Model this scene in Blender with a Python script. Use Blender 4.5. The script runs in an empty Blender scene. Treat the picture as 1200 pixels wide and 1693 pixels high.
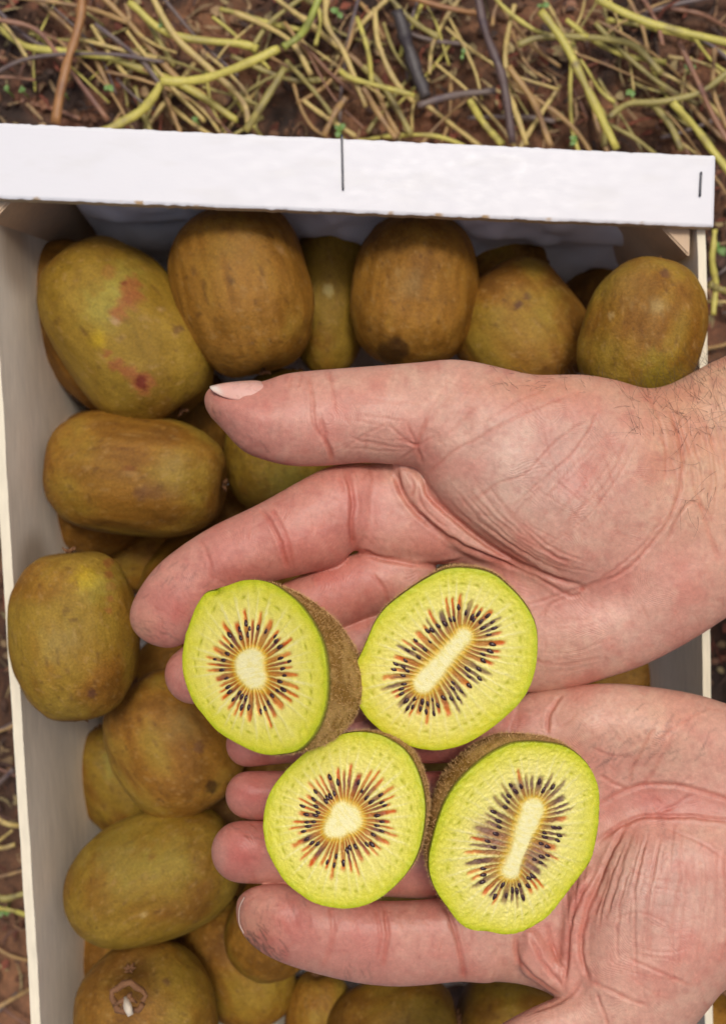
import bpy, bmesh, math, random
import numpy as np
from mathutils import Vector, Matrix

random.seed(7)
rng = np.random.default_rng(11)
S = bpy.context.scene
COL = S.collection

# ------------------------------------------------------------------ camera, sky, sun, exposure
FPX = 1648.0                       # focal length in photo pixels (photo 1200 x 1693)
CAM = np.array([0.0, 0.0, 0.50])
PITCH = math.radians(-4.0)
cam_d = bpy.data.cameras.new('camera')
cam = bpy.data.objects.new('camera', cam_d); COL.objects.link(cam)
cam.location = CAM; cam.rotation_euler = (PITCH, 0, 0)
cam_d.sensor_fit = 'HORIZONTAL'; cam_d.sensor_width = 36.0
cam_d.lens = 36.0 * FPX / 1200.0
cam_d.clip_start = 0.01; cam_d.clip_end = 200.0
cam_d.dof.use_dof = True; cam_d.dof.focus_distance = 0.292; cam_d.dof.aperture_fstop = 17.0
S.camera = cam

world = bpy.data.worlds.new('World'); S.world = world; world.use_nodes = True
wn = world.node_tree; wn.nodes.clear()
sky = wn.nodes.new('ShaderNodeTexSky'); sky.sky_type = 'NISHITA'; sky.sun_disc = False
SUN_EL, SUN_AZ = math.radians(69), math.radians(12)
sky.sun_elevation = SUN_EL; sky.sun_rotation = SUN_AZ
sky.air_density = 1.0; sky.dust_density = 6.0; sky.ozone_density = 0.6
bgn = wn.nodes.new('ShaderNodeBackground'); bgn.inputs['Strength'].default_value = 0.105
won = wn.nodes.new('ShaderNodeOutputWorld')
wn.links.new(sky.outputs[0], bgn.inputs[0]); wn.links.new(bgn.outputs[0], won.inputs[0])
sd = bpy.data.lights.new('sun', 'SUN'); sd.energy = 1.5; sd.angle = math.radians(11); sd.color = (1.0, 0.965, 0.92)
sun = bpy.data.objects.new('sun', sd); COL.objects.link(sun)
dirv = Vector((math.sin(SUN_AZ) * math.cos(SUN_EL), math.cos(SUN_AZ) * math.cos(SUN_EL), math.sin(SUN_EL)))
sun.rotation_euler = dirv.to_track_quat('Z', 'Y').to_euler()
S.view_settings.view_transform = 'Standard'; S.view_settings.look = 'None'
S.view_settings.exposure = 0.0; S.view_settings.gamma = 1.0
S.view_settings.use_curve_mapping = False

# ------------------------------------------------------------------ helpers
ct, st_ = math.cos(PITCH), math.sin(PITCH)
RC = np.array([[1, 0, 0], [0, ct, -st_], [0, st_, ct]])
def unproj(u, v, d):
    """photo pixel + depth along the view axis (m) -> world point(s)"""
    u = np.asarray(u, float); v = np.asarray(v, float); d = np.asarray(d, float)
    c = np.stack(np.broadcast_arrays((u - 600) / FPX * d, (846.5 - v) / FPX * d, -d), -1)
    return c @ RC.T + CAM
def onz(u, v, z):
    """photo pixel -> world point on the horizontal plane z"""
    r = unproj(u, v, 1.0) - CAM
    t = (z - CAM[2]) / r[..., 2]
    return CAM + r * np.asarray(t)[..., None]

def _h(i, j, k, s):
    n = (i * 374761393 + j * 668265263 + k * 2147483647 + s * 1274126177) & 0xffffffff
    n = ((n ^ (n >> 13)) * 1274126177) & 0xffffffff
    n = ((n ^ (n >> 16)) * 2246822519) & 0xffffffff
    return ((n ^ (n >> 15)) & 0xffff) / 65535.0
def vnoise(p, seed=0):
    p = np.asarray(p, float)
    if p.shape[-1] == 2: p = np.concatenate([p, np.zeros(p.shape[:-1] + (1,))], -1)
    f = np.floor(p); t = p - f; t = t * t * (3 - 2 * t); f = f.astype(np.int64)
    r = 0
    for a in (0, 1):
        for b in (0, 1):
            for c in (0, 1):
                w = (t[..., 0] if a else 1 - t[..., 0]) * (t[..., 1] if b else 1 - t[..., 1]) * (t[..., 2] if c else 1 - t[..., 2])
                r = r + w * _h(f[..., 0] + a, f[..., 1] + b, f[..., 2] + c, seed)
    return r * 2 - 1
def fbm(p, octs=4, seed=0, gain=0.5):
    p = np.asarray(p, float); r = 0; a = 1; n = 0
    for o in range(octs):
        r = r + a * vnoise(p * 2 ** o + 17.3 * o, seed + o); n += a; a *= gain
    return r / n
def sstep(a, b, x):
    t = np.clip((x - a) / (b - a), 0, 1); return t * t * (3 - 2 * t)
def mixc(c0, c1, t):
    c0 = np.asarray(c0, float); c1 = np.asarray(c1, float); t = np.asarray(t)[..., None]
    return c0 * (1 - t) + c1 * t
def spline(pts, n, closed=False):
    """Catmull-Rom through pts, n samples per span"""
    p = np.asarray(pts, float)
    if closed: q = np.concatenate([p[-1:], p, p[:2]])
    else: q = np.concatenate([2 * p[:1] - p[1:2], p, 2 * p[-1:] - p[-2:-1]])
    t = np.linspace(0, 1, n, endpoint=False)[:, None]
    out = []
    for i in range(len(q) - 3):
        a, b, c, d = q[i:i + 4]
        out.append(0.5 * ((2 * b) + (c - a) * t + (2 * a - 5 * b + 4 * c - d) * t ** 2 + (3 * b - a - 3 * c + d) * t ** 3))
    out = np.concatenate(out)
    if not closed: out = np.concatenate([out, p[-1:]])
    return out

def link_mesh(name, verts, faces, mat, parent=None, smooth=True, color=None, attrs=None):
    me = bpy.data.meshes.new(name)
    verts = np.asarray(verts, np.float32)
    if isinstance(faces, np.ndarray):
        nf, k = faces.shape
        me.vertices.add(len(verts)); me.vertices.foreach_set('co', verts.ravel())
        me.loops.add(nf * k); me.loops.foreach_set('vertex_index', faces.astype(np.int32).ravel())
        me.polygons.add(nf); me.polygons.foreach_set('loop_start', np.arange(0, nf * k, k, dtype=np.int32))
        try: me.polygons.foreach_set('loop_total', np.full(nf, k, dtype=np.int32))
        except Exception: pass
        me.update(calc_edges=True)
    else:
        me.from_pydata([tuple(map(float, v)) for v in verts], [], faces); me.update()
    if smooth: me.shade_smooth()
    if color is not None:
        a = me.attributes.new('Col', 'FLOAT_COLOR', 'POINT')
        c = np.concatenate([np.clip(color, 0, 1), np.ones((len(color), 1))], 1).astype(np.float32)
        a.data.foreach_set('color', c.ravel())
    for k_, v_ in (attrs or {}).items():
        if v_.ndim == 2:
            a = me.attributes.new(k_, 'FLOAT_VECTOR', 'POINT'); a.data.foreach_set('vector', v_.astype(np.float32).ravel())
        else:
            a = me.attributes.new(k_, 'FLOAT', 'POINT'); a.data.foreach_set('value', v_.astype(np.float32))
    me.validate()
    if mat: me.materials.append(mat)
    o = bpy.data.objects.new(name, me); COL.objects.link(o)
    if parent is not None:
        o.parent = parent
        o.matrix_parent_inverse = parent.matrix_basis.inverted()
    return o
def empty(name, loc):
    o = bpy.data.objects.new(name, None); COL.objects.link(o)
    o.location = Vector([float(x) for x in loc]); o.empty_display_size = 0.01
    return o
def tag(o, label=None, cat=None, group=None, kind=None):
    if label: o['label'] = label
    if cat: o['category'] = cat
    if group: o['group'] = group
    if kind: o['kind'] = kind
    return o

# ---- materials
def newmat(name):
    m = bpy.data.materials.new(name); m.use_nodes = True
    nt = m.node_tree; b = nt.nodes['Principled BSDF']
    return m, nt, b
def nn(nt, t, **kw):
    n = nt.nodes.new(t)
    for k, v in kw.items():
        if k in n.inputs.keys(): n.inputs[k].default_value = v
        else: setattr(n, k, v)
    return n
def attr_mat(name, rough=0.6, noise=((900, 0.12),), bump=((1500, 0.3, 0.0002),), sss=0.0, sssr=(1, .3, .2), ssss=0.002,
             sheen=0.0, spec=0.5, coat=0.0, rough_noise=0.1, coord='Object', sheen_tint=(1, .8, .5, 1), mscale=(1, 1, 1)):
    m, nt, b = newmat(name); L = nt.links
    at = nn(nt, 'ShaderNodeAttribute', attribute_name='Col')
    tc = nn(nt, 'ShaderNodeTexCoord'); mp = nn(nt, 'ShaderNodeMapping'); mp.inputs['Scale'].default_value = mscale
    L.new(tc.outputs[coord], mp.inputs[0]); vec = mp.outputs[0]
    c = at.outputs['Color']
    last = None
    for sc, amt in noise:
        n = nn(nt, 'ShaderNodeTexNoise', Scale=sc, Detail=5.0, Roughness=0.6); L.new(vec, n.inputs['Vector'])
        r = nn(nt, 'ShaderNodeMapRange'); r.inputs['From Min'].default_value = 0.25; r.inputs['From Max'].default_value = 0.75
        r.inputs['To Min'].default_value = 1 - amt; r.inputs['To Max'].default_value = 1 + amt
        L.new(n.outputs[0], r.inputs[0])
        mx = nn(nt, 'ShaderNodeVectorMath', operation='SCALE'); L.new(c, mx.inputs[0]); L.new(r.outputs[0], mx.inputs['Scale'])
        c = mx.outputs[0]; last = n
    L.new(c, b.inputs['Base Color'])
    prev = None
    for sc, s_, dist in bump:
        n = nn(nt, 'ShaderNodeTexNoise', Scale=sc, Detail=4.0, Roughness=0.6); L.new(vec, n.inputs['Vector'])
        bp = nn(nt, 'ShaderNodeBump', Strength=s_, Distance=dist); L.new(n.outputs[0], bp.inputs['Height'])
        if prev: L.new(prev, bp.inputs['Normal'])
        prev = bp.outputs[0]
    if prev: L.new(prev, b.inputs['Normal'])
    b.inputs['Roughness'].default_value = rough
    if rough_noise and last:
        r = nn(nt, 'ShaderNodeMapRange'); r.inputs['From Min'].default_value = .3; r.inputs['From Max'].default_value = .7
        r.inputs['To Min'].default_value = rough - rough_noise; r.inputs['To Max'].default_value = rough + rough_noise
        L.new(last.outputs[0], r.inputs[0]); L.new(r.outputs[0], b.inputs['Roughness'])
    b.inputs['Subsurface Weight'].default_value = sss
    b.inputs['Subsurface Radius'].default_value = sssr; b.inputs['Subsurface Scale'].default_value = ssss
    b.inputs['Sheen Weight'].default_value = sheen; b.inputs['Sheen Tint'].default_value = sheen_tint
    b.inputs['Specular IOR Level'].default_value = spec
    b.inputs['Coat Weight'].default_value = coat; b.inputs['Coat Roughness'].default_value = .15
    return m

M_SOIL = attr_mat('soil', 0.85, ((18, .4), (120, .4), (500, .4)), ((300, .7, .002), (1200, .5, .0006)))
M_SKIN = attr_mat('hand_skin', 0.45, ((220, .05), (900, .08), (2400, .08)), ((3000, .5, .00014), (1100, .35, .0002)), sss=.14, sssr=(1.0, .35, .22), ssss=.0022, spec=.5)
M_KSKIN = attr_mat('kiwi_skin', 0.52, ((420, .12), (1300, .26), (3000, .2)), ((1500, .8, .0004), (300, .5, .0010)), sheen=.0, spec=.2, mscale=(1, 1, 1))
M_FUZZY = attr_mat('fuzzy_kiwi_skin', 0.75, ((700, .2), (2200, .35)), ((1800, .8, .0006),), sheen=.0, spec=.1)
M_FLESH = attr_mat('kiwi_flesh', 0.27, ((900, .05), (3500, .10)), ((3200, .75, .00022), (900, .25, .00016)), sss=.05, sssr=(1, .8, .3), ssss=.0015, coat=.0, spec=.36)
M_PAINT = attr_mat('white_crate_wood', 0.5, ((30, .01), (300, .012)), ((700, .2, .0002),), mscale=(.5, 1, 1))
M_WOOD = attr_mat('pale_crate_wood', 0.7, ((40, .10), (500, .10)), ((600, .3, .0003),), mscale=(1, .15, 1))
M_LINER = attr_mat('plastic_liner', 0.42, ((30, .03),), ((60, .3, .001),), spec=.4)
M_STEM = attr_mat('plant_stem', 0.5, ((150, .15), (900, .15)), ((500, .4, .0004),))
def add_ridges(m):
    nt = m.node_tree; L = nt.links; b = nt.nodes['Principled BSDF']
    a = nn(nt, 'ShaderNodeAttribute', attribute_name='phase'); r = nn(nt, 'ShaderNodeAttribute', attribute_name='ridge')
    s_ = nn(nt, 'ShaderNodeMath', operation='SINE'); L.new(a.outputs['Fac'], s_.inputs[0])
    mu = nn(nt, 'ShaderNodeMath', operation='MULTIPLY'); L.new(s_.outputs[0], mu.inputs[0]); L.new(r.outputs['Fac'], mu.inputs[1])
    bp = nn(nt, 'ShaderNodeBump', Strength=.34, Distance=.00006); L.new(mu.outputs[0], bp.inputs['Height'])
    old = b.inputs['Normal'].links[0].from_socket; L.new(old, bp.inputs['Normal']); L.new(bp.outputs[0], b.inputs['Normal'])
add_ridges(M_SKIN)
def plain(name, c, rough=.5, metal=0.0, **kw):
    m, nt, b = newmat(name)
    n = nn(nt, 'ShaderNodeTexNoise', Scale=900.0, Detail=3.0); r = nn(nt, 'ShaderNodeMixRGB')
    tc = nn(nt, 'ShaderNodeTexCoord'); nt.links.new(tc.outputs['Object'], n.inputs['Vector'])
    r.inputs[1].default_value = (*[x * .85 for x in c], 1); r.inputs[2].default_value = (*[min(1, x * 1.12) for x in c], 1)
    nt.links.new(n.outputs[0], r.inputs[0]); nt.links.new(r.outputs[0], b.inputs['Base Color'])
    b.inputs['Roughness'].default_value = rough; b.inputs['Metallic'].default_value = metal
    for k, v in kw.items(): b.inputs[k].default_value = v
    return m
M_STEEL = plain('staple_steel', (.10, .10, .11), .35, .85)
M_SEED = plain('kiwi_seed_shell', (.045, .016, .018), .22)
M_HAIR = plain('body_hair', (.07, .035, .018), .5)
M_FUZZ = plain('kiwi_fuzz', (.60, .37, .15), .8)
M_NAIL = attr_mat('fingernail', .32, ((400, .04),), ((900, .15, .0001),), sss=.2, ssss=.0015)
M_NAILTIP = plain('nail_edge', (.52, .38, .30), .35)
M_CALYX = plain('dry_calyx', (.20, .09, .035), .8)

def hexa(name, c8, mat, parent, col, bevel=0.0004, kind=None, jitter=0):
    """a board from 8 corners (bottom 4 then top 4, same order)"""
    bm = bmesh.new(); vs = [bm.verts.new(tuple(map(float, p))) for p in c8]
    for f in ((3, 2, 1, 0), (4, 5, 6, 7), (0, 1, 5, 4), (1, 2, 6, 5), (2, 3, 7, 6), (3, 0, 4, 7)): bm.faces.new([vs[i] for i in f])
    bmesh.ops.recalc_face_normals(bm, faces=bm.faces)
    bmesh.ops.bevel(bm, geom=list(bm.edges), offset=bevel, segments=2, affect='EDGES', profile=.5)
    me = bpy.data.meshes.new(name); bm.to_mesh(me); bm.free()
    a = me.attributes.new('Col', 'FLOAT_COLOR', 'POINT')
    a.data.foreach_set('color', np.tile(np.array([*col, 1], np.float32), len(me.vertices)))
    me.materials.append(mat)
    o = bpy.data.objects.new(name, me); COL.objects.link(o)
    if parent is not None:
        o.parent = parent; o.matrix_parent_inverse = parent.matrix_basis.inverted()
    return o
def tube(path, rad, sides=8, ell=1.0, rough=0.0, seed=0):
    """verts, faces of a tube along path (n,3) with radii (n,)"""
    path = np.asarray(path, float); n = len(path); rad = np.broadcast_to(rad, (n,))
    t = np.gradient(path, axis=0); t /= np.linalg.norm(t, axis=1)[:, None] + 1e-12
    up = np.array([0, 0, 1.0]); a = np.cross(t, up); ln = np.linalg.norm(a, axis=1)[:, None]
    a = np.where(ln > 1e-3, a / (ln + 1e-12), np.array([1.0, 0, 0])); b = np.cross(a, t)
    ang = np.linspace(0, 2 * math.pi, sides, endpoint=False)
    v = path[:, None] + rad[:, None, None] * (np.cos(ang)[None, :, None] * a[:, None] + ell * np.sin(ang)[None, :, None] * b[:, None])
    if rough: v += (rough * rad.mean() * vnoise(v * 220, seed))[..., None] * (v - path[:, None]) / rad.mean()
    v = v.reshape(-1, 3); f = []
    for i in range(n - 1):
        for j in range(sides):
            k = (j + 1) % sides
            f.append((i * sides + j, i * sides + k, (i + 1) * sides + k, (i + 1) * sides + j))
    f = np.array(f)
    v = np.concatenate([v, path[:1], path[-1:]]); c0, c1 = len(v) - 2, len(v) - 1
    cap = []
    for j in range(sides):
        k = (j + 1) % sides
        cap.append((c0, k, j, j)); cap.append((c1, (n - 1) * sides + j, (n - 1) * sides + k, (n - 1) * sides + k))
    faces = [tuple(x) for x in f] + [tuple(x[:3]) for x in cap]
    return v, faces

# ------------------------------------------------------------------ ground
def axis(lo, hi, fine, far=30):
    a = np.arange(lo, hi, fine); g = [hi]; s = fine
    while g[-1] < far: s *= 1.35; g.append(g[-1] + s)
    h = [lo]; s = fine
    while h[-1] > -far: s *= 1.35; h.append(h[-1] - s)
    return np.array(h[::-1][:-1] + list(a) + g)
gx = axis(-.24, .24, .0019); gy = axis(-.24, .27, .0019)
gy = axis(.08, .27, .0019)
X, Y = np.meshgrid(gx, gy, indexing='ij')
gp = np.stack([X, Y], -1)
near = np.exp(-np.maximum(0, np.hypot(X, Y) - .5) ** 2 / .5)
Zg = .010 * fbm(gp * 14, 3, 3) + .006 * fbm(gp * 55, 3, 9) + .0035 * np.abs(fbm(gp * 160, 3, 19)) + .02 * (1 - near) * fbm(gp * 1.2, 3, 5)
def ground_h(x, y):
    p = np.stack([np.asarray(x, float), np.asarray(y, float)], -1)
    return .010 * fbm(p * 14, 3, 3) + .006 * fbm(p * 55, 3, 9) + .0035 * np.abs(fbm(p * 160, 3, 19))
incrate = sstep(.135, .12, np.abs(X)) * sstep(.115, .10, Y) * sstep(-.36, -.33, Y)
Zg = Zg * (1 - incrate) - .004 * incrate
n1 = fbm(gp * 30, 4, 33); n2 = fbm(gp * 110, 4, 44)
gc = mixc((.070, .031, .015), (.22, .10, .046), sstep(-.35, .5, n1 + .6 * n2))
gc = mixc(gc, (.022, .014, .011), sstep(-.05, .4, fbm(gp * 22, 3, 71)) * .85)
gc = mixc(gc, (.22, .085, .042), sstep(.15, .5, fbm(gp * 70, 3, 81)) * .5)
farm = sstep(.32, .26, np.abs(X)) * sstep(.34, .28, Y); gc = mixc(np.broadcast_to(np.array((.11, .052, .027)), gc.shape), gc, farm)
nx, ny = X.shape
idx = np.arange(nx * ny).reshape(nx, ny)
gf = np.stack([idx[:-1, :-1], idx[1:, :-1], idx[1:, 1:], idx[:-1, 1:]], -1).reshape(-1, 4)
g = link_mesh('ground', np.stack([X, Y, Zg], -1).reshape(-1, 3), gf, M_SOIL, color=gc.reshape(-1, 3))
tag(g, kind='structure')

# soil clods and litter (nobody could count them)
def ico(sub=1):
    bm = bmesh.new(); bmesh.ops.create_icosphere(bm, subdivisions=sub, radius=1)
    v = np.array([x.co[:] for x in bm.verts]); f = np.array([[y.index for y in x.verts] for x in bm.faces]); bm.free()
    return v, f
iv, if_ = ico(1)
def scatter_spots(n, seed):
    r = np.random.default_rng(seed); out = []
    while len(out) < n:
        x = r.uniform(-.30, .30); y = r.uniform(-.28, .34)
        if -.132 < x < .132 and y < .118: continue
        out.append((x, y))
    return np.array(out)
V, Fc, C = [], [], []
for i, (x, y) in enumerate(scatter_spots(3400, 5)):
    s = .0006 + .0028 * rng.random() ** 2.5
    sc = s * rng.uniform(.6, 1.3, 3)
    v = iv * (1 + .35 * vnoise(iv * 1.7 + i, 2))[:, None] * sc
    v += (x, y, float(ground_h(x, y)) + s * .3)
    Fc.append(if_ + sum(len(a) for a in V) if len(V) < 2 else if_ + i * len(iv)); V.append(v)
    base = random.choice([(.12, .055, .03), (.19, .10, .055), (.07, .035, .022), (.24, .12, .07), (.16, .06, .03)])
    C.append(np.tile(np.array(base) * rng.uniform(.7, 1.3), (len(iv), 1)))
cl = link_mesh('soil_clods', np.concatenate(V), np.concatenate(Fc), M_SOIL, color=np.concatenate(C)); tag(cl, 'crumbs and small clods of reddish soil around the crate', 'soil', kind='stuff')
V, Fc, C = [], [], []; nv = 0
for i, (x, y) in enumerate(scatter_spots(6000, 6)):
    L_ = rng.uniform(.003, .022) if i % 3 else rng.uniform(.002, .007); w = rng.uniform(.0003, .0010) if i % 3 else rng.uniform(.0008, .0030); a = rng.uniform(0, math.pi); z = float(ground_h(x, y)) + .0015 + .003 * rng.random()
    t = np.linspace(-1, 1, 4); dx, dy = math.cos(a), math.sin(a); bend = rng.normal(0, .2)
    cx = x + t * L_ / 2 * dx - bend * t ** 2 * L_ * dy; cy = y + t * L_ / 2 * dy + bend * t ** 2 * L_ * dx
    ww = w * np.sqrt(np.maximum(.08, 1 - t ** 2)); cz = z + rng.normal(0, .15) * t * L_
    l = np.stack([cx - dy * ww, cy + dx * ww, cz + rng.normal(0, .3) * ww], 1); r_ = np.stack([cx + dy * ww, cy - dx * ww, cz], 1)
    V.append(np.concatenate([l, r_])); Fc += [(nv + j, nv + j + 1, nv + 5 + j, nv + 4 + j) for j in range(3)]; nv += 8
    base = random.choice([(.14, .06, .03), (.30, .20, .10), (.22, .12, .06), (.06, .035, .025), (.34, .26, .12), (.10, .05, .035), (.19, .055, .03)])
    C.append(np.tile(np.array(base) * rng.uniform(.6, 1.3), (8, 1)))
lt = link_mesh('leaf_litter', np.concatenate(V), np.array(Fc), M_SOIL, color=np.concatenate(C)); tag(lt, 'brown shreds of dead leaves and straw lying on the soil', 'litter', kind='stuff')

# ------------------------------------------------------------------ stems lying on the soil
STEMG = 'cut plant stems lying on the soil'
CC = dict(yg=(.50, .44, .09), green=(.32, .36, .06), olive=(.30, .25, .07), straw=(.52, .39, .13), tan=(.36, .22, .08), brown=(.20, .09, .045), grey=(.14, .10, .085), dark=(.045, .035, .034), purple=(.09, .055, .05), red=(.27, .13, .07), orange=(.32, .15, .05))
def stem(pts, wpx, colname, label, zl=0.012, nodes=(), split=False, name='plant_stem', cat='stem', group=STEMG):
    pts = np.array(pts, float); n = 8
    P = spline(pts, n); base = onz(P[:, 0], P[:, 1], zl)
    s_ = rng.integers(1, 9999)
    d = CAM[2] - zl; r0 = wpx * .84 / 2 * d / FPX
    tt = np.linspace(0, 1, len(P))
    base[:, 2] = zl + .0015 * np.sin(tt * 5 + s_) + .0008 * fbm(base[:, :2] * 40 + s_, 2, 1)
    rad = r0 * (1 + .22 * fbm(np.stack([tt * 14, tt * 0 + s_], -1), 2, 4))
    for q in nodes: rad = rad * (1 + .35 * np.exp(-((tt - q) / .03) ** 2))
    v, f = tube(base, rad, 9, .62, .22, int(s_) % 97)
    c0 = np.array(CC[colname]); tv = np.concatenate([np.repeat(tt, 9), [0, 1]])
    nz = fbm(np.stack([tv * 9, tv * 0 + s_], -1), 3, 2)
    col = mixc(np.tile(c0, (len(v), 1)), c0 * (.55, .5, .7), sstep(0, .6, nz) * .8)
    for q in nodes: col = mixc(col, (.14, .09, .05), np.exp(-((tv - q) / .02) ** 2) * .8)
    o = link_mesh(name, v, f, M_STEM, color=col)
    if label: tag(o, label, cat, group)
    else: tag(o, None, cat, group)
    return o
MAIN = [
 ([(-20, 25), (40, 75), (120, 88), (190, 100), (300, 140), (380, 190), (390, 197)], 13, 'yg', 'long pale green stem running down right from the top left corner', .014),
 ([(135, -10), (128, 40), (110, 110), (92, 205)], 17, 'orange', 'thick orange brown stem standing upright near the top left corner', .026),
 ([(265, 133), (330, 130), (400, 110), (462, 82)], 17, 'yg', 'bright yellow green stem bent at a joint above the white plank', .030),
 ([(468, 76), (505, 45), (530, -8)], 14, 'green', 'green stem tip rising to the top edge from the bent stem', .030),
 ([(268, 140), (235, 178), (185, 208), (150, 225)], 16, 'yg', 'lower leg of the bent yellow green stem reaching the plank', .024),
 ([(470, 110), (440, 165), (405, 215)], 14, 'olive', 'short olive stem slanting down to the plank below the bent joint', .022),
 ([(215, 5), (280, 55), (400, 70), (425, 80)], 14, 'yg', 'pale stem lying across the soil left of the bent green stem tip', .016),
 ([(250, -10), (290, 60), (345, 110), (400, 165), (412, 210)], 12, 'straw', 'straw coloured stem arching down to the plank under the bent stem', .020),
 ([(165, -10), (225, 50), (285, 120), (340, 160)], 12, 'tan', 'tan stem slanting behind the bent yellow green stem', .012),
 ([(-10, 122), (60, 95), (180, 88), (270, 100)], 8, 'grey', 'thin grey twig lying flat near the top left corner', .020),
 ([(-10, 32), (55, 45), (100, 95), (180, 200)], 10, 'red', 'reddish stem crossing the soil at the left edge', .016),
 ([(540, -10), (540, 40), (570, 90), (605, 175)], 11, 'straw', 'curved straw stem hooking down right of the green stem tip', .020),
 ([(640, -10), (690, 40), (725, 65)], 11, 'olive', 'short olive stem above the charred twig', .020),
 ([(655, 20), (680, 90), (705, 160)], 26, 'dark', 'charred black twig lying above the white plank', .022),
 ([(790, -10), (805, 60), (830, 130), (848, 235)], 17, 'purple', 'dark purple brown twig running down to the plank', .030),
 ([(620, 10), (625, 70), (650, 130), (685, 168)], 10, 'straw', 'pale stem curving beside the charred twig', .020),
 ([(800, 20), (745, 15), (660, -12)], 10, 'orange', 'brown orange stem along the top edge of the photo', .018),
 ([(895, 15), (935, 75), (968, 145), (1020, 245)], 15, 'yg', 'straight yellow green stem slanting down to the right half of the plank', .028, (.5,)),
 ([(985, -6), (1060, 30), (1130, 55), (1215, 75)], 15, 'yg', 'bright yellow green stem crossing the top right corner', .032),
 ([(855, 75), (900, 62), (990, 62), (1050, 72), (1095, 120)], 13, 'olive', 'brownish olive stem arching over bare soil on the right', .018),
 ([(1120, 70), (1150, 130), (1180, 190), (1210, 240)], 11, 'red', 'pinkish stem slanting down at the right edge', .024),
 ([(1005, 195), (1040, 170), (1100, 165), (1160, 150), (1215, 110)], 12, 'olive', 'curved olive stem above the right corner of the plank', .024),
 ([(1110, 170), (1160, 220), (1215, 300)], 14, 'yg', 'yellow green stem passing behind the right corner of the plank', .028),
 ([(1180, 80), (1182, 150), (1200, 215)], 9, 'tan', 'thin tan stem standing at the right edge', .020),
 ([(835, 135), (850, 180), (870, 240)], 11, 'straw', 'pale stem beside the dark purple twig', .022),
 ([(840, 110), (885, 175), (912, 240)], 13, 'tan', 'tan stem between purple twig and straight green stem', .018),
 ([(775, 165), (800, 200), (830, 240)], 12, 'yg', 'short yellow stem left of the dark purple twig', .018),
 ([(600, 110), (640, 150), (680, 225)], 12, 'olive', 'olive stem slanting to the plank left of the charred twig', .014),
 ([(600, 145), (625, 185), (655, 230)], 10, 'tan', 'tan stem tucked behind the plank left of the charred twig', .020),
 ([(690, 175), (760, 155), (820, 148)], 13, 'grey', 'grey brown twig lying crosswise above the plank', .020),
 ([(560, 115), (590, 130), (685, 160)], 10, 'yg', 'yellow stem meeting the foot of the charred twig', .024),
 ([(535, 225), (555, 185), (572, 158)], 12, 'tan', 'short brown stem leaning up from the long staple', .022),
 ([(1000, 240), (1000, 200), (985, 170)], 11, 'olive', 'short olive stem standing on the plank right of centre', .020),
 ([(1075, 165), (1105, 200), (1125, 250)], 13, 'olive', 'olive stem leaning on the plank near its right corner', .022),
 ([(500, 30), (600, 110), (640, 190), (660, 225)], 10, 'tan', 'long tan stem running from the top towards the long staple', .010),
 ([(-10, 1352), (18, 1362), (34, 1368)], 11, 'straw', 'straw stem poking out beside the left crate wall', .030),
 ([(-10, 1480), (10, 1486), (50, 1478)], 13, 'olive', 'greenish stem against the left crate wall', .030),
 ([(-10, 1500), (20, 1508), (50, 1512)], 10, 'yg', 'thin yellow green stem below another beside the left wall', .034),
 ([(-10, 1670), (20, 1655), (60, 1630)], 9, 'tan', 'tan stem at the bottom left corner of the photo', .030),
 ([(1180, 380), (1176, 430), (1185, 470), (1180, 520)], 11, 'yg', 'yellow green stem hanging beside the right crate wall', .030),
 ([(1172, 470), (1195, 478), (1215, 485)], 14, 'olive', 'olive stem stub beside the right crate wall', .030),
]
for m in MAIN:
    stem(m[0], m[1], m[2], m[3], m[4], m[5] if len(m) > 5 else ())
# slimmer stems that fill the litter
zones = [('at the left corner', 0, 200), ('left of the long staple', 200, 420), ('above the long staple', 420, 620),
         ('around the charred twig', 620, 780), ('beside the purple twig', 780, 920), ('left of the plank corner', 920, 1060), ('at the right corner', 1060, 1200)]
cw = {'straw': 'straw coloured', 'tan': 'tan', 'olive': 'olive', 'yg': 'yellow green', 'brown': 'dark brown', 'grey': 'greyish', 'red': 'reddish brown'}
r2 = np.random.default_rng(21); USED = set()
for zi, (zn, x0, x1) in enumerate(zones):
    dens = [18, 27, 26, 14, 11, 14, 19][zi]
    for k in range(dens):
        x = r2.uniform(x0, x1); y = r2.uniform(5, 215 + .04 * x); L_ = r2.uniform(70, 230)
        a = math.radians(r2.choice([50, 35, 60, 20, 120, 140, 100, 10], p=[.25, .2, .17, .1, .08, .08, .07, .05]) + r2.normal(0, 9))
        b = r2.normal(0, .07) * L_
        dx, dy = math.cos(a), math.sin(a)
        pts = [(x - dx * L_ / 2, y - dy * L_ / 2), (x - dx * L_ / 6 - dy * b * .8, y - dy * L_ / 6 + dx * b * .8), (x + dx * L_ / 6 - dy * b, y + dy * L_ / 6 + dx * b), (x + dx * L_ / 2, y + dy * L_ / 2)]
        cn = r2.choice(['straw', 'tan', 'olive', 'yg', 'brown', 'grey', 'red'], p=[.33, .18, .2, .15, .06, .04, .04])
        lean = 'leaning right' if math.cos(a) * math.sin(a) > .15 else ('leaning left' if math.cos(a) * math.sin(a) < -.15 else 'lying straight')
        w = r2.uniform(4.2, 10)
        sz = 'slim' if w < 7 else 'thicker'
        hgt = 'up top' if y < 70 else ('midway' if y < 145 else 'by the plank')
        def lab(c_): return f'{sz} {cw[c_]} stem {lean} {hgt}, {zn}'
        for c_ in [cn] + [q for q in cw if q != cn]:
            if lab(c_) not in USED: cn = c_; break
        USED.add(lab(cn))
        stem(pts, w, cn, lab(cn), r2.uniform(.006, .017), name='plant_stem')
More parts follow.
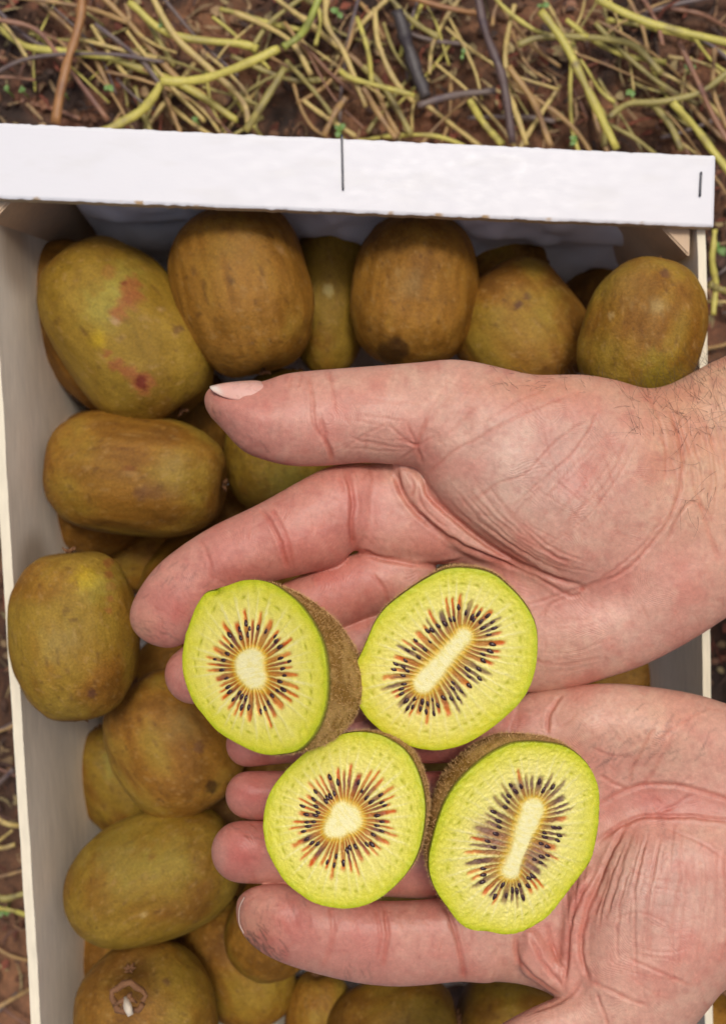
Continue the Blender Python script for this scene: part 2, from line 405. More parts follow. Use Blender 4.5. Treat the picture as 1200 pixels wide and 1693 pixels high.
for k in range(16):   # along the side strips
    where = ['by the bulging kiwi', 'half way down', 'by the aslant kiwi', 'near the corner', 'low down'][k % 5] if k < 10 else ['below the corner', 'beside the post', 'above the wrist', 'near the wrist', 'at the edge', 'far right'][k - 10]
    left = k < 10
    y = r2.uniform(1100, 1680) if left else r2.uniform(400, 640)
    x = r2.uniform(-25, 20) if left else r2.uniform(1185, 1225)
    a = r2.uniform(-.9, .9); L_ = r2.uniform(50, 110); dx, dy = math.cos(a), math.sin(a)
    cn = ['tan', 'brown', 'grey', 'straw'][(k // 5 + k) % 4]
    stem([(x - dx * L_ / 2, y - dy * L_ / 2), (x, y + 5), (x + dx * L_ / 2, y + dy * L_ / 2)], r2.uniform(5, 9), cn,
         f'{cw[cn]} bit of stem on soil {"left" if left else "right"} of the crate, {where}', r2.uniform(.006, .016))
# small green seedlings
def seedling(u, v, s, label):
    c = onz(u, v, .018); V, F_ = [], []; n = 0; base = None
    root = empty('seedling', (c[0], c[1], .008))
    v_, f_ = tube(np.array([[c[0], c[1], .008], [c[0] + .0005, c[1], .013], [c[0], c[1], .018]]), .0005, 5)
    link_mesh('stalk', v_, f_, M_STEM, root, color=np.tile((.2, .3, .06), (len(v_), 1)))
    for k in range(rng.integers(2, 5)):
        a = rng.uniform(0, 6.28); l = s * rng.uniform(.5, .95)
        t = np.linspace(0, 1, 5); w = l * .38 * np.sin(np.pi * np.clip(t, .04, .97)) ** .7
        cx = c[0] + np.cos(a) * t * l; cy = c[1] + np.sin(a) * t * l; cz = .018 + .25 * l * np.sin(t * 2.4)
        A = np.stack([cx - np.sin(a) * w, cy + np.cos(a) * w, cz + w * .3], 1); B = np.stack([cx, cy, cz], 1); D = np.stack([cx + np.sin(a) * w, cy - np.cos(a) * w, cz + w * .3], 1)
        vv = np.concatenate([A, B, D]); ff = [(j, j + 1, 5 + j + 1, 5 + j) for j in range(4)] + [(5 + j, 5 + j + 1, 10 + j + 1, 10 + j) for j in range(4)]
        link_mesh('leaf', vv, ff, M_STEM, root, color=np.tile(np.array((.13, .24, .05)) * rng.uniform(.8, 1.2), (len(vv), 1)))
    tag(root, label, 'seedling', 'green seedlings among the stems')
for a in [(12, 150, .0035, 'tiny green seedling at the left edge of the soil'), (105, 155, .0035, 'green seedling on the thick orange brown stem'),
          (180, 140, .004, 'green seedling left of the bent stem joint'), (268, 38, .003, 'green seedling near the top above the bent stem'),
          (325, 200, .003, 'small green seedling against the plank below the bent stem'), (560, 215, .0045, 'flat green seedling beside the long staple'),
          (558, 20, .0045, 'pointed green seedling at the top edge by the hooked stem'), (765, 90, .004, 'green seedling beside the purple twig top'),
          (1042, 148, .005, 'round green seedling above the curved olive stem'), (895, 8, .004, 'green seedling at the top edge right of centre'),
          (1140, 115, .004, 'green seedling near the pinkish stem at the right'), (952, 232, .004, 'bright green seedling touching the plank by the straight stem'),
          (5, 1508, .006, 'green leaf tuft left of the crate'), (1188, 410, .005, 'green tuft right of the plank corner'), (36, 150, .0025, 'pale seedling near the left edge twig')]:
    seedling(*a)

# ------------------------------------------------------------------ crate
ZP = .136
crate = empty('fruit_crate', (0, -.03, 0))
tag(crate, 'shallow white wooden fruit crate full of whole brown kiwis', 'crate')
WHITE, INNER, EDGE, TRI = (.735, .73, .745), (.88, .80, .66), (.58, .46, .29), (.62, .45, .29)
def P2(u, v, z): return onz(np.array(u, float), np.array(v, float), z)
# plank lying flat across the far end
a, b, c, d = P2(-70, 199, ZP), P2(1183, 257, ZP), P2(1180, 375, ZP), P2(-70, 324, ZP)
low = np.array([0, 0, -.0032])
# plank as dense sheet so its edge can be slightly ragged
def plank(name, a, b, c, d, th, nx, ny, parent, wcol, ecol, seed):
    s = np.linspace(0, 1, nx)[:, None, None]; t = np.linspace(0, 1, ny)[None, :, None]
    top = (a * (1 - s) + b * s) * (1 - t) + (d * (1 - s) + c * s) * t
    e = (np.minimum(t, 1 - t) < 1e-6)
    jit = .00035 * fbm(np.stack([top[..., 0] * 400, top[..., 1] * 400], -1), 3, seed)
    top = top.copy(); top[:, 0, 1] += jit[:, 0]; top[:, -1, 1] += jit[:, -1]
    bev = .0005
    r1 = top.copy(); tt = t[..., 0]
    top[:, 0, 2] -= bev; top[:, -1, 2] -= bev; top[0, :, 2] -= bev; top[-1, :, 2] -= bev
    bot = r1 + np.array([0, 0, -th])
    n = nx * ny; id_ = np.arange(n).reshape(nx, ny)
    f = [np.stack([id_[:-1, 1:], id_[1:, 1:], id_[1:, :-1], id_[:-1, :-1]], -1).reshape(-1, 4), np.stack([id_[:-1, :-1], id_[1:, :-1], id_[1:, 1:], id_[:-1, 1:]], -1).reshape(-1, 4) + n]
    ring = np.concatenate([id_[:, 0], id_[-1, 1:], id_[:-1, -1][::-1], id_[0, 1:-1][::-1]])
    rn = np.roll(ring, -1)
    # separate side ring vertices so the sides take the raw wood colour
    V = np.concatenate([top.reshape(-1, 3), bot.reshape(-1, 3), top.reshape(-1, 3)[ring] - (0, 0, .00002), bot.reshape(-1, 3)[ring]])
    k = len(ring); i0 = 2 * n; ii = np.arange(k); jj = (ii + 1) % k
    f.append(np.stack([i0 + ii, i0 + jj, i0 + k + jj, i0 + k + ii], -1))
    C = np.tile(wcol, (len(V), 1)).astype(float)
    C[2 * n:] = ecol; C[n:2 * n] = np.array(ecol) * .8
    nzz = fbm(V[:, :2] * np.array([60, 200]), 3, seed + 1)
    C[:n] = mixc(C[:n], (.68, .67, .66), sstep(.1, .8, nzz[:n])[:] * .5)
    # chipped paint along the near edge
    near_e = np.zeros(n); near_e.reshape(nx, ny)[:, -2:] = 1
    chip = sstep(.45, .7, vnoise(V[:n, :2] * 300, seed + 5)) * near_e
    C[:n] = mixc(C[:n], (.50, .34, .18), chip)
    return link_mesh(name, V, np.concatenate(f), M_PAINT, parent, smooth=False, color=C)
plank('end_plank', a, b, c, d, .0050, 420, 40, crate, WHITE, EDGE, 8)
# side walls
def wall(name, p0, p1, inward, zt, zb, th, mat, col, off0=0., parent=crate):
    p0 = np.array([p0[0], p0[1], 0.]); p1 = np.array([p1[0], p1[1], 0.]); inw = np.array([inward[0], inward[1], 0.]) * th
    c8 = [p0, p1, p1 + inw, p0 + inw]
    return hexa(name, [q + (0, 0, zb) for q in c8] + [q + (0, 0, zt) for q in c8], mat, parent, col, .0003)
ZW = ZP - .0052
lw0, lw1 = P2(-42, 205, ZW), P2(52, 1693, ZW)
ld = (lw1 - lw0); ld[2] = 0; ll = np.linalg.norm(ld); ld /= ll
lw1 = lw0 + ld * .40
rw0, rw1 = P2(1165, 262, ZW), P2(1173, 1150, ZW)
rd = rw1 - rw0; rd[2] = 0; rd /= np.linalg.norm(rd); rw1 = rw0 + rd * .40
# displaced dense side boards (visible inner face)
def side(name, p0, p1, inward, zt, zb, th, seed, bow):
    n, m = 160, 36
    s = np.linspace(0, 1, n)[:, None]; t = np.linspace(0, 1, m)[None, :]
    base = p0[None, None, :2] * (1 - s[..., None]) + p1[None, None, :2] * s[..., None] + 0 * t[..., None]
    inw = np.array(inward)
    lean = .009 * t
    z = zt * (1 - t) + zb * t
    jag = .0004 * fbm(np.stack([s[:, 0] * 60, s[:, 0] * 0 + seed], -1), 3, 3)
    z = z + 0 * s; z[:, 0] += jag
    bw = bow * np.sin(s * np.pi) + .0006 * fbm(np.stack([s * 8 + 0 * t, t * 2 + 0 * s], -1), 2, seed)
    inner = np.concatenate([base + inw * (th + bw + lean)[..., None], z[..., None]], -1)
    outer = np.concatenate([base + inw * (0 + bw + lean)[..., None], z[..., None]], -1)
    V = np.concatenate([inner.reshape(-1, 3), outer.reshape(-1, 3)]); N = n * m; I = np.arange(N).reshape(n, m)
    f = [np.stack([I[:-1, :-1], I[1:, :-1], I[1:, 1:], I[:-1, 1:]], -1).reshape(-1, 4), np.stack([I[:-1, :-1], I[:-1, 1:], I[1:, 1:], I[1:, :-1]], -1).reshape(-1, 4) + N]
    V2 = np.concatenate([inner[:, 0], outer[:, 0]]) + (0, 0, .00001); k = 2 * N; ii = np.arange(n - 1)
    f.append(np.stack([k + ii, k + ii + 1, k + n + ii + 1, k + n + ii], -1))
    V3 = np.concatenate([inner[:, -1], outer[:, -1]]); k3 = k + 2 * n
    f.append(np.stack([k3 + ii, k3 + ii + 1, k3 + n + ii + 1, k3 + n + ii], -1))
    V4 = np.concatenate([inner[0], outer[0], inner[-1], outer[-1]]); k4 = k3 + 2 * n; jj = np.arange(m - 1)
    f.append(np.stack([k4 + jj, k4 + jj + 1, k4 + m + jj + 1, k4 + m + jj], -1)); f.append(np.stack([k4 + jj, k4 + jj + 1, k4 + m + jj + 1, k4 + m + jj], -1) + 2 * m)
    VV = np.concatenate([V, V2, V3, V4])
    C = np.tile(INNER, (len(VV), 1)).astype(float)
    C[k:k + 2 * n] = (.80, .72, .54)
    q = fbm(VV * np.array([60, 6, 80]), 3, seed); C = mixc(C, np.array(INNER) * .86, sstep(-.1, .5, q) * .6 * (np.arange(len(VV)) < N))
    # damp brown stains
    for (u, v_, rr, am) in stains:
        pc = P2(u, v_, .11); dd = np.linalg.norm((VV - pc)[:, 1:] * (1, .8), axis=1)
        C = mixc(C, (.33, .22, .12), am * sstep(rr, rr * .3, dd + .004 * q) * (np.arange(len(VV)) < N) * (np.abs(VV[:, 0] - pc[0]) < .05))
    return link_mesh(name, VV, np.concatenate(f), M_WOOD, crate, smooth=False, color=C)
stains = [(25, 930, .016, .6), (45, 420, .02, .55), (20, 360, .02, .5)]
side('side_board', lw0, lw1, (1, 0), ZW, .012, .0036, 3, 0)
stains = []
side('side_board', rw0, rw1, (-1, 0), ZW, .012, .0030, 5, 0)
# far end board (behind the liner) and near end board + its plank, floor slats
e0, e1 = lw0[:2] + (.004, -.0005), rw0[:2] + (-.004, -.0005)
wall('end_board', e0, e1, (0, -1), ZW, .012, .004, M_WOOD, INNER)
s0, s1 = lw1[:2] + (.0042, .005), rw1[:2] + (-.0042, .005)
wall('end_board', s0, s1, (0, -1), ZW, .012, .004, M_WOOD, INNER)
v0, v1 = lw1 + (-.002, 0, .0035), rw1 + (.002, 0, .0035)
plank('end_plank', v0 + (0, .026, 0), v1 + (0, .026, 0), v1, v0, .0032, 60, 8, crate, WHITE, EDGE, 18)
for i in range(9):
    x0 = -.125 + i * .0285
    hexa('floor_slat', [(x0, -.27, .004), (x0 + .0265, -.27, .004), (x0 + .0265, .10, .004), (x0, .10, .004), (x0, -.27, .0075), (x0 + .0265, -.27, .0075), (x0 + .0265, .10, .0075), (x0, .10, .0075)], M_WOOD, crate, INNER)
# triangular corner posts
def post(corner, dx, dy, parent=crate):
    cx, cy = corner[0], corner[1]; s = .030
    pts = [(cx, cy), (cx + dx * s, cy), (cx, cy + dy * s)]
    bm = bmesh.new()
    lo = [bm.verts.new((p[0], p[1], .012)) for p in pts]; hi = [bm.verts.new((p[0], p[1], ZW - .0004)) for p in pts]
    bm.faces.new(lo); bm.faces.new(hi)
    for i in range(3): bm.faces.new((lo[i], lo[(i + 1) % 3], hi[(i + 1) % 3], hi[i]))
    bmesh.ops.recalc_face_normals(bm, faces=bm.faces); bmesh.ops.bevel(bm, geom=list(bm.edges), offset=.0006, segments=2, affect='EDGES')
    me = bpy.data.meshes.new('corner_post'); bm.to_mesh(me); bm.free()
    at = me.attributes.new('Col', 'FLOAT_COLOR', 'POINT'); at.data.foreach_set('color', np.tile(np.array([*TRI, 1], np.float32), len(me.vertices)))
    me.materials.append(M_WOOD); o = bpy.data.objects.new('corner_post', me); COL.objects.link(o); o.parent = parent; o.matrix_parent_inverse = parent.matrix_basis.inverted()
post(lw0 + (.0045, -.005, 0), 1, -1); post(rw0 + (-.0045, -.005, 0), -1, -1)
post(lw1 + (.0115, .0055, 0), 1, 1); post(rw1 + (-.0115, .0055, 0), -1, 1)
# staples
def staple(u0, v0, u1, v1):
    p, q = P2(u0, v0, ZP + .0004), P2(u1, v1, ZP + .0004)
    path = np.array([p - (0, 0, .002), p, p * .9 + q * .1, (p + q) / 2, p * .1 + q * .9, q, q - (0, 0, .002)])
    v, f = tube(path, .00042, 6); link_mesh('staple', v, f, M_STEEL, crate, color=None)
staple(565, 223, 567, 313); staple(1159, 285, 1157, 323)

# plastic liner
nu, nw = 150, 170
x = np.linspace(-.115, .112, nu); 
YE = float(lw0[1])
prof = spline([(YE - .0085, .127), (YE - .0095, .118), (YE - .014, .10), (YE - .021, .06), (YE - .030, .022), (YE - .06, .012), (.0, .010), (-.1, .010), (-.195, .010), (-.25, .012), (-.26, .03)], 17)
yy, zz = prof[:, 0], prof[:, 1]
Xl = np.repeat(x[:, None], len(prof), 1); Yl = np.repeat(yy[None], nu, 0); Zl = np.repeat(zz[None], nu, 0)
pl = np.stack([Xl * 30, Yl * 30, Zl * 30], -1)
cr = 1 - np.abs(fbm(pl, 4, 12)) * 2; cr2 = fbm(pl * .7, 3, 15)
wtop = sstep(.127, .09, Zl); Yl = Yl - (.003 * cr * (Zl > .02) + .008 * np.abs(cr2)) * (.15 + wtop); Zl = Zl + (.002 * cr + .003 * np.abs(cr2)) * (.1 + wtop)
Yl += (float(rw0[1]) - YE) * (Xl + .12) / .24 * sstep(0, .08, Yl)
li = np.arange(nu * len(prof)).reshape(nu, -1)
lf = np.stack([li[:-1, :-1], li[1:, :-1], li[1:, 1:], li[:-1, 1:]], -1).reshape(-1, 4)
ln = link_mesh('plastic_liner', np.stack([Xl, Yl, Zl], -1).reshape(-1, 3), lf, M_LINER, color=np.tile((.76, .76, .79), (nu * len(prof), 1)))
so = ln.modifiers.new('thickness', 'SOLIDIFY'); so.thickness = .0004
tag(ln, 'crinkled grey plastic liner showing behind the kiwis under the white plank', 'liner')

# ------------------------------------------------------------------ whole kiwis
NA, NB = 140, 96
th = np.linspace(0, 2 * math.pi, NA, endpoint=False)
ph = np.linspace(0, math.pi, NB)
def kiwi_mesh(u, v, d, a, b, ang, tilt, seed, green=.3, dark=0., flat=1.0, scars=(), lobes=.0, blunt=2.35, c_ratio=.95, wob=.03):
    """long semi-axis a, short b in photo px at depth d; ang = direction of the long axis in the picture (deg, counter-clockwise from right)"""
    s = d / FPX
    PH, TH = np.meshgrid(ph, th, indexing='ij')
    e = 2 / blunt
    sg = lambda x, p: np.sign(x) * np.abs(x) ** p
    lx = a * s * sg(np.cos(PH), e * .98); r = np.abs(np.sin(PH)) ** e
    ly = b * s * r * np.cos(TH); lz = b * s * c_ratio * r * np.sin(TH)
    D = np.stack([np.cos(PH), np.sin(PH) * np.cos(TH), np.sin(PH) * np.sin(TH)], -1)
    k = 1 + wob * 2.2 * fbm(D * 1.3 + seed * 3.1, 2, seed) + .035 * fbm(D * 2.6 + seed, 2, seed + 4) + lobes * np.cos(2 * TH + seed) * np.sin(PH) + .008 * fbm(D * 5 + seed, 3, seed + 5)
    taper = 1 + .05 * np.cos(PH) * (1 if seed % 2 else -1)
    P = np.stack([lx, ly * k * taper, lz * k * taper], -1); P[..., 0] *= (1 + .5 * (k - 1))
    # little dimples at both ends
    for sgn, dep in ((1, .10), (-1, .05)):
        q = np.exp(-((np.sin(PH) / .22) ** 2)) * (np.cos(PH) * sgn > 0)
        P[..., 0] -= sgn * dep * b * s * q
    A = math.radians(ang); T = math.radians(tilt)
    ex = np.array([math.cos(A) * math.cos(T), math.sin(A) * math.cos(T), math.sin(T)]); ey = np.array([-math.sin(A), math.cos(A), 0.]); ez = np.cross(ex, ey)
    R = np.stack([ex, ey, ez], 1)
    W = P @ R.T @ RC.T + unproj(u, v, d)
    # colour: brown skin with greener, rubbed patches and lengthwise streaks
    n1 = fbm(D * 1.5 + seed * 7.7, 3, seed + 1); n2 = fbm(D * np.array([2, 9, 9]) + seed, 3, seed + 2); n3 = fbm(D * 5 + seed, 4, seed + 3)
    br = mixc((.235, .115, .018), (.335, .18, .038), sstep(-.4, .4, n2 * .75 + n1 * .3))
    gr = mixc((.20, .155, .016), (.30, .245, .045), sstep(-.4, .5, n3 * .5 + n1 * .5))
    t = np.clip(sstep(-.35, .45, n1 + (green - .5) * 1.5 + .25 * n2), 0, 1)
    C = mixc(br, gr, t * .64)
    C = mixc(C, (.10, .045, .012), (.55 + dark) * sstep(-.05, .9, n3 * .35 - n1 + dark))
    endm = np.exp(-((np.sin(PH) / .40) ** 2)); C = mixc(C, (.12, .058, .020), endm * .7)
    flk = fbm(D * np.array([18, 40, 40]) + seed, 3, seed + 6); C = C * (1 + .13 * flk)[..., None]; vein = sstep(.12, .0, np.abs(fbm(D * np.array([2.5, 7, 7]) + 3 * seed, 3, seed + 9))); C = mixc(C, (.14, .075, .02), vein * .12)
    spk = sstep(.52, .72, vnoise(D * 26 + seed, seed + 8)); C = mixc(C, (.38, .26, .12), spk * .4); spd = sstep(.58, .78, vnoise(D * 17 + 5 * seed, seed + 18)); C = mixc(C, (.09, .04, .02), spd * .5)
    crg = sstep(.10, .0, np.abs(vnoise(np.stack([D[..., 0] * 1.5 + seed, TH * 1.6 + .6 * n1, TH * 0], -1), seed + 30))) * sstep(.2, .8, np.sin(PH)); C = mixc(C, (.15, .085, .025), crg * .22)
    # scars given in the picture plane: (u, v, r px, colour, strength)
    rel = (W - CAM) @ RC; uu = 600 + FPX * rel[..., 0] / -rel[..., 2]; vv = 846.5 - FPX * rel[..., 1] / -rel[..., 2]
    front = (rel[..., 2] > ((unproj(u, v, d) - CAM) @ RC)[2])
    for (su, sv, sr, sc, sa) in scars:
        w_ = vnoise(np.stack([uu / 9, vv / 9], -1), 77) * .35 + vnoise(np.stack([uu / 4, vv / 4], -1), 78) * .2
        soft = sr > 13 and sa < .65; C = mixc(C, sc, np.where(front, sa * (sstep(1.5, .1, np.hypot(uu - su, vv - sv) / sr + w_) * .8 if soft else sstep(1.15, .75, np.hypot(uu - su, vv - sv) / sr + w_ * min(1, 16 / sr))), 0))
    C = C * np.array((.97, .85, .60)) * (1 + .10 * math.sin(seed * 2.7))
    ctr = unproj(u, v, d)
    N = NA * NB; I = np.arange(N).reshape(NB, NA); J = np.roll(I, -1, 1)
    F = np.stack([I[:-1], I[1:], J[1:], J[:-1]], -1).reshape(-1, 4)
    return W.reshape(-1, 3), F, C.reshape(-1, 3), ctr, R
ORG, RED, GRN, YEL, DRK, PUR = (.27, .105, .038), (.14, .025, .015), (.33, .34, .08), (.55, .42, .01), (.04, .018, .010), (.10, .045, .04)
KG = 'whole kiwis in the crate'
UP, MID, LOW = .405, .428, .462
KIWIS = [
 # u, v, d, a, b, ang, tilt, seed, green, dark, scars, label, extra
 (208, 552, .404, 164, 116, -54, 0, 3, 1.0, .0, [(205, 470, 34, GRN, .6), (175, 510, 40, GRN, .6), (215, 472, 17, ORG, .9), (222, 492, 14, ORG, .9), (205, 505, 15, ORG, .85), (190, 520, 13, ORG, .85), (180, 450, 12, ORG, .5), (190, 532, 8, (.4, .3, .2), .7), (163, 560, 14, YEL, .6), (178, 585, 8, ORG, .9), (192, 600, 11, ORG, .9), (212, 615, 13, ORG, .9), (235, 633, 21, ORG, .9), (233, 633, 12, RED, .95), (205, 466, 5, RED, .8), (293, 545, 8, PUR, .6), (265, 512, 6, (.45, .32, .18), .5)],
  'big green blotched kiwi with rusty orange scabs in the far left corner', dict(lobes=.02, blunt=2.6)),
 (148, 542, .425, 152, 96, -58, 0, 4, .15, .2, [], 'brown kiwi hidden behind the scabbed one beside the left wall', dict()),
 (403, 482, .398, 141, 112, -76, 0, 6, .14, -.1, [(380, 465, 5, DRK, .6), (462, 410, 7, (.4, .26, .14), .5), (395, 400, 45, (.30, .18, .06), .4)], 'large smooth light brown kiwi touching the white plank, left of centre', dict(blunt=2.5)),
 (546, 492, .428, 130, 66, 88, 0, 7, .8, -.15, [(542, 480, 9, (.5, .46, .25), .7)], 'narrow olive kiwi wedged deep between two large brown kiwis', dict()),
 (686, 482, .402, 128, 105, 84, 6, 8, .16, .18, [(650, 580, 24, DRK, .7), (675, 470, 26, (.34, .27, .14), .4)], 'round dark brown kiwi touching the plank near its middle', dict(blunt=2.3)),
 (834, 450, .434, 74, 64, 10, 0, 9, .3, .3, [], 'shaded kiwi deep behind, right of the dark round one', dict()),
 (862, 548, .412, 116, 104, -52, 0, 10, .45, .12, [(856, 504, 7, PUR, .8), (870, 490, 6, PUR, .7), (905, 500, 30, (.33, .27, .05), .5)], 'olive brown kiwi with two purple spots above the wrist side of the hand', dict(blunt=2.5)),
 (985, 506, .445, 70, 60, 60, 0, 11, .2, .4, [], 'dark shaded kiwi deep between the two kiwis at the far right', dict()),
 (1062, 548, .366, 122, 97, 74, 0, 12, .62, .0, [(1085, 508, 16, (.46, .40, .22), .5), (1010, 522, 6, (.5, .38, .2), .6), (1090, 620, 40, (.31, .33, .05), .5), (1040, 470, 40, (.27, .17, .06), .5), (1098, 452, 9, PUR, .6)], 'greenish kiwi in the far right corner of the crate', dict(blunt=2.4)),
 (226, 784, .402, 150, 101, -7, 0, 14, .50, .02, [(255, 812, 20, PUR, .5), (235, 817, 12, PUR, .45), (290, 815, 18, (.25, .17, .06), .5), (215, 773, 7, RED, .4), (285, 768, 22, (.36, .27, .13), .4)], 'long kiwi lying sideways beside the left wall with a purple smudge', dict(blunt=2.6)),
 (165, 800, .440, 118, 106, 60, 0, 15, .3, .25, [], 'brown kiwi underneath the sideways one by the left wall', dict()),
 (470, 732, .425, 124, 94, 80, 0, 16, .75, .0, [(480, 800, 40, (.29, .30, .07), .5)], 'green kiwi showing between thumb and forefinger', dict()),
 (124, 1050, .374, 144, 105, 94, 0, 17, .55, .0, [(142, 958, 20, YEL, .62), (180, 950, 7, ORG, .8), (182, 970, 7, ORG, .8), (181, 990, 7, ORG, .8), (180, 1008, 6, ORG, .7), (160, 975, 26, GRN, .5), (100, 1062, 36, (.33, .30, .13), .45), (152, 1146, 8, PUR, .7), (178, 932, 8, ORG, .7)], 'large upright kiwi with yellow patch and rusty streak against left wall', dict(blunt=2.3)),
 (335, 968, .455, 104, 92, 40, 0, 18, .3, .1, [], 'dull brown kiwi peeking out above the forefinger tip', dict()),
 (285, 1228, .408, 124, 104, -58, 0, 19, .34, .1, [(350, 1300, 11, DRK, .75), (330, 1235, 10, PUR, .5), (300, 1200, 30, (.27, .22, .09), .4)], 'fuzzy brown kiwi with dark dent left of the finger tips', dict(blunt=2.3)),
 (200, 1290, .452, 98, 76, -65, 0, 20, .7, .1, [(190, 1260, 28, GRN, .6)], 'small green tinged kiwi deep beside the left wall', dict()),
 (252, 1450, .402, 146, 100, 20, 0, 21, .72, .0, [(250, 1418, 6, RED, .6), (235, 1514, 5, (.5, .4, .2), .6), (200, 1420, 50, (.28, .28, .07), .5), (280, 1420, 40, (.30, .28, .05), .4)], 'pale green brown kiwi lying aslant below the middle finger tip', dict(blunt=2.5)),
 (205, 1545, .448, 104, 84, 70, 0, 22, .35, .1, [], 'brown kiwi partly hidden below the aslant pale one', dict()),
 (246, 1688, .398, 126, 116, 100, 25, 23, .4, .05, [(275, 1625, 6, PUR, .6)], 'kiwi at the bottom left showing its dry star-shaped stem end', dict(blunt=2.2)),
 (398, 1596, .442, 108, 80, -62, 0, 24, .5, .1, [], 'olive brown kiwi under the tip of the lower forefinger', dict()),
 (455, 1530, .420, 92, 78, 60, 0, 25, .3, .0, [], 'tan brown kiwi hugging the nail of the lower forefinger', dict()),
 (532, 1700, .440, 92, 62, 95, 0, 26, .5, -.1, [], 'light brown kiwi at the bottom edge beside the grey liner', dict()),
 (652, 1712, .425, 112, 96, 12, 0, 27, .55, .1, [], 'olive kiwi at the bottom edge under the lower forefinger', dict()),
 (858, 1716, .445, 112, 98, -20, 0, 28, .6, .2, [], 'shaded olive kiwi at the bottom edge in front of the lower thumb', dict()),
 (1010, 1130, .450, 96, 82, 30, 0, 29, .35, .2, [], 'dark kiwi seen in the gap between the two hands', dict()),
 (1062, 1160, .464, 70, 60, 80, 0, 30, .1, .3, [], 'reddish brown kiwi between the hands close to the right wall', dict()),
 (1150, 1735, .430, 96, 80, 30, 0, 31, .3, .0, [], 'brown kiwi at the bottom right corner beside the thumb base', dict()),
 (640, 760, .440, 120, 96, 20, 0, 32, .4, .1, [], 'kiwi covered by the upper thumb', dict()),
 (900, 780, .440, 120, 98, 70, 0, 33, .4, .1, [], 'kiwi covered by the upper palm', dict()),
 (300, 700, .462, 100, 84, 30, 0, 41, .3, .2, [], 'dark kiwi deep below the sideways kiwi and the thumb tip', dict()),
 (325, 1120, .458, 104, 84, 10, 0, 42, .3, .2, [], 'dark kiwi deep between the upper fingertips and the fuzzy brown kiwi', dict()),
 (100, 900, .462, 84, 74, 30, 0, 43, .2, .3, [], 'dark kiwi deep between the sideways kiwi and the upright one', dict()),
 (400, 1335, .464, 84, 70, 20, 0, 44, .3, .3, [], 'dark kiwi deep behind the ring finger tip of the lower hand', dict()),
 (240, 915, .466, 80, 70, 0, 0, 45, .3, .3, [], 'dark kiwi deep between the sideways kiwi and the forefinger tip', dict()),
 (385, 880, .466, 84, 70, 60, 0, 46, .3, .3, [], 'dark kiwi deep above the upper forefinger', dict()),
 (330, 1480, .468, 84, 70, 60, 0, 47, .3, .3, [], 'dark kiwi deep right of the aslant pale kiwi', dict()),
 (560, 1000, .445, 120, 96, -40, 0, 34, .4, .1, [], 'kiwi below the fingers of the upper hand', dict()),
 (800, 1010, .445, 120, 96, 10, 0, 35, .4, .1, [], 'kiwi below the palm of the upper hand', dict()),
 (480, 1240, .448, 120, 94, 80, 0, 36, .4, .1, [], 'kiwi below the finger tips of the lower hand', dict()),
 (720, 1260, .445, 120, 96, 40, 0, 37, .5, .1, [], 'kiwi below the fingers of the lower hand', dict()),
 (940, 1380, .445, 120, 96, -30, 0, 38, .5, .1, [], 'kiwi below the palm of the lower hand', dict()),
 (640, 1480, .448, 120, 96, 0, 0, 39, .5, .1, [], 'kiwi below the lower forefinger', dict()),
 (1040, 900, .450, 110, 96, 90, 0, 40, .5, .1, [], 'kiwi below the wrist of the upper hand', dict()),
]
for (u, v, d, a, b, ang, tilt, seed, green, dark, scars, label, ex) in KIWIS:
    W, F, C, ctr, R = kiwi_mesh(u, v, d, a, b, ang, tilt, seed, green, dark, scars=scars, **ex)
    root = empty('kiwi', ctr); tag(root, label, 'kiwi', KG)
    link_mesh('skin', W, F, M_KSKIN, root, color=C)
    # dry tuft at the flower end and stub at the stem end
    for sgn in (1, -1):
        tip = ctr + RC @ (R @ np.array([sgn * a * d / FPX * .96, 0, 0]))
        dr = RC @ (R @ np.array([sgn, 0, 0.])); VV, FF = [], []; n = 0
        e1 = np.cross(dr, (0, 0, 1.)) ; e1 /= np.linalg.norm(e1) + 1e-9; e2 = np.cross(dr, e1)
        for k in range(6 if sgn > 0 else 4):
            al = k * 6.28 / 6 + rng.uniform(-.3, .3); o_ = (e1 * math.cos(al) + e2 * math.sin(al))
            path = np.array([tip - dr * .001, tip + o_ * .0014 + dr * .0006, tip + o_ * .0027 + dr * rng.uniform(.0006, .0018)])
            v_, f_ = tube(path, np.array([.0006, .0006, .0002]), 5); VV.append(v_); FF += [tuple(i + n for i in q) for q in f_]; n += len(v_)
        link_mesh('calyx' if sgn > 0 else 'stem_scar', np.concatenate(VV), FF, M_CALYX, root)
    if seed == 23:   # visible stem end: raised ring with a white stub
        c0 = unproj(212, 1650, .352); ring = []
        for k in range(15):
            al = k / 14 * 6.1 + .5; rr = 27 * (1 + .12 * math.sin(k * 2.1)); q_ = unproj(212 + rr * math.cos(al), 1650 + rr * .85 * math.sin(al), .3535 + .0008 * math.sin(k * 1.7)); ring.append(q_)
        v_, f_ = tube(np.array(ring), .0011, 7, 1, .4, 5); link_mesh('stem_ring', v_, f_, M_CALYX, root)
        v_, f_ = tube(np.array([unproj(208, 1652, .353), unproj(212, 1668, .350), unproj(216, 1680, .349)]), np.array([.0012, .0013, .0009]), 8, 1, .3, 6)
        link_mesh('stem_stub', v_, f_, M_STEM, root, color=np.tile((.55, .47, .36), (len(v_), 1)))
        for k, (du, dv) in enumerate(((-18, 10), (-10, 16), (4, -6), (10, 6))):
            v_, f_ = tube(np.array([unproj(212, 1650, .3535), unproj(212 + du * .6, 1650 + dv * .6, .3515), unproj(212 + du * 1.4, 1650 + dv * 1.4, .353)]), np.array([.0010, .0009, .0003]), 6)
            link_mesh('sepal', v_, f_, M_CALYX, root)

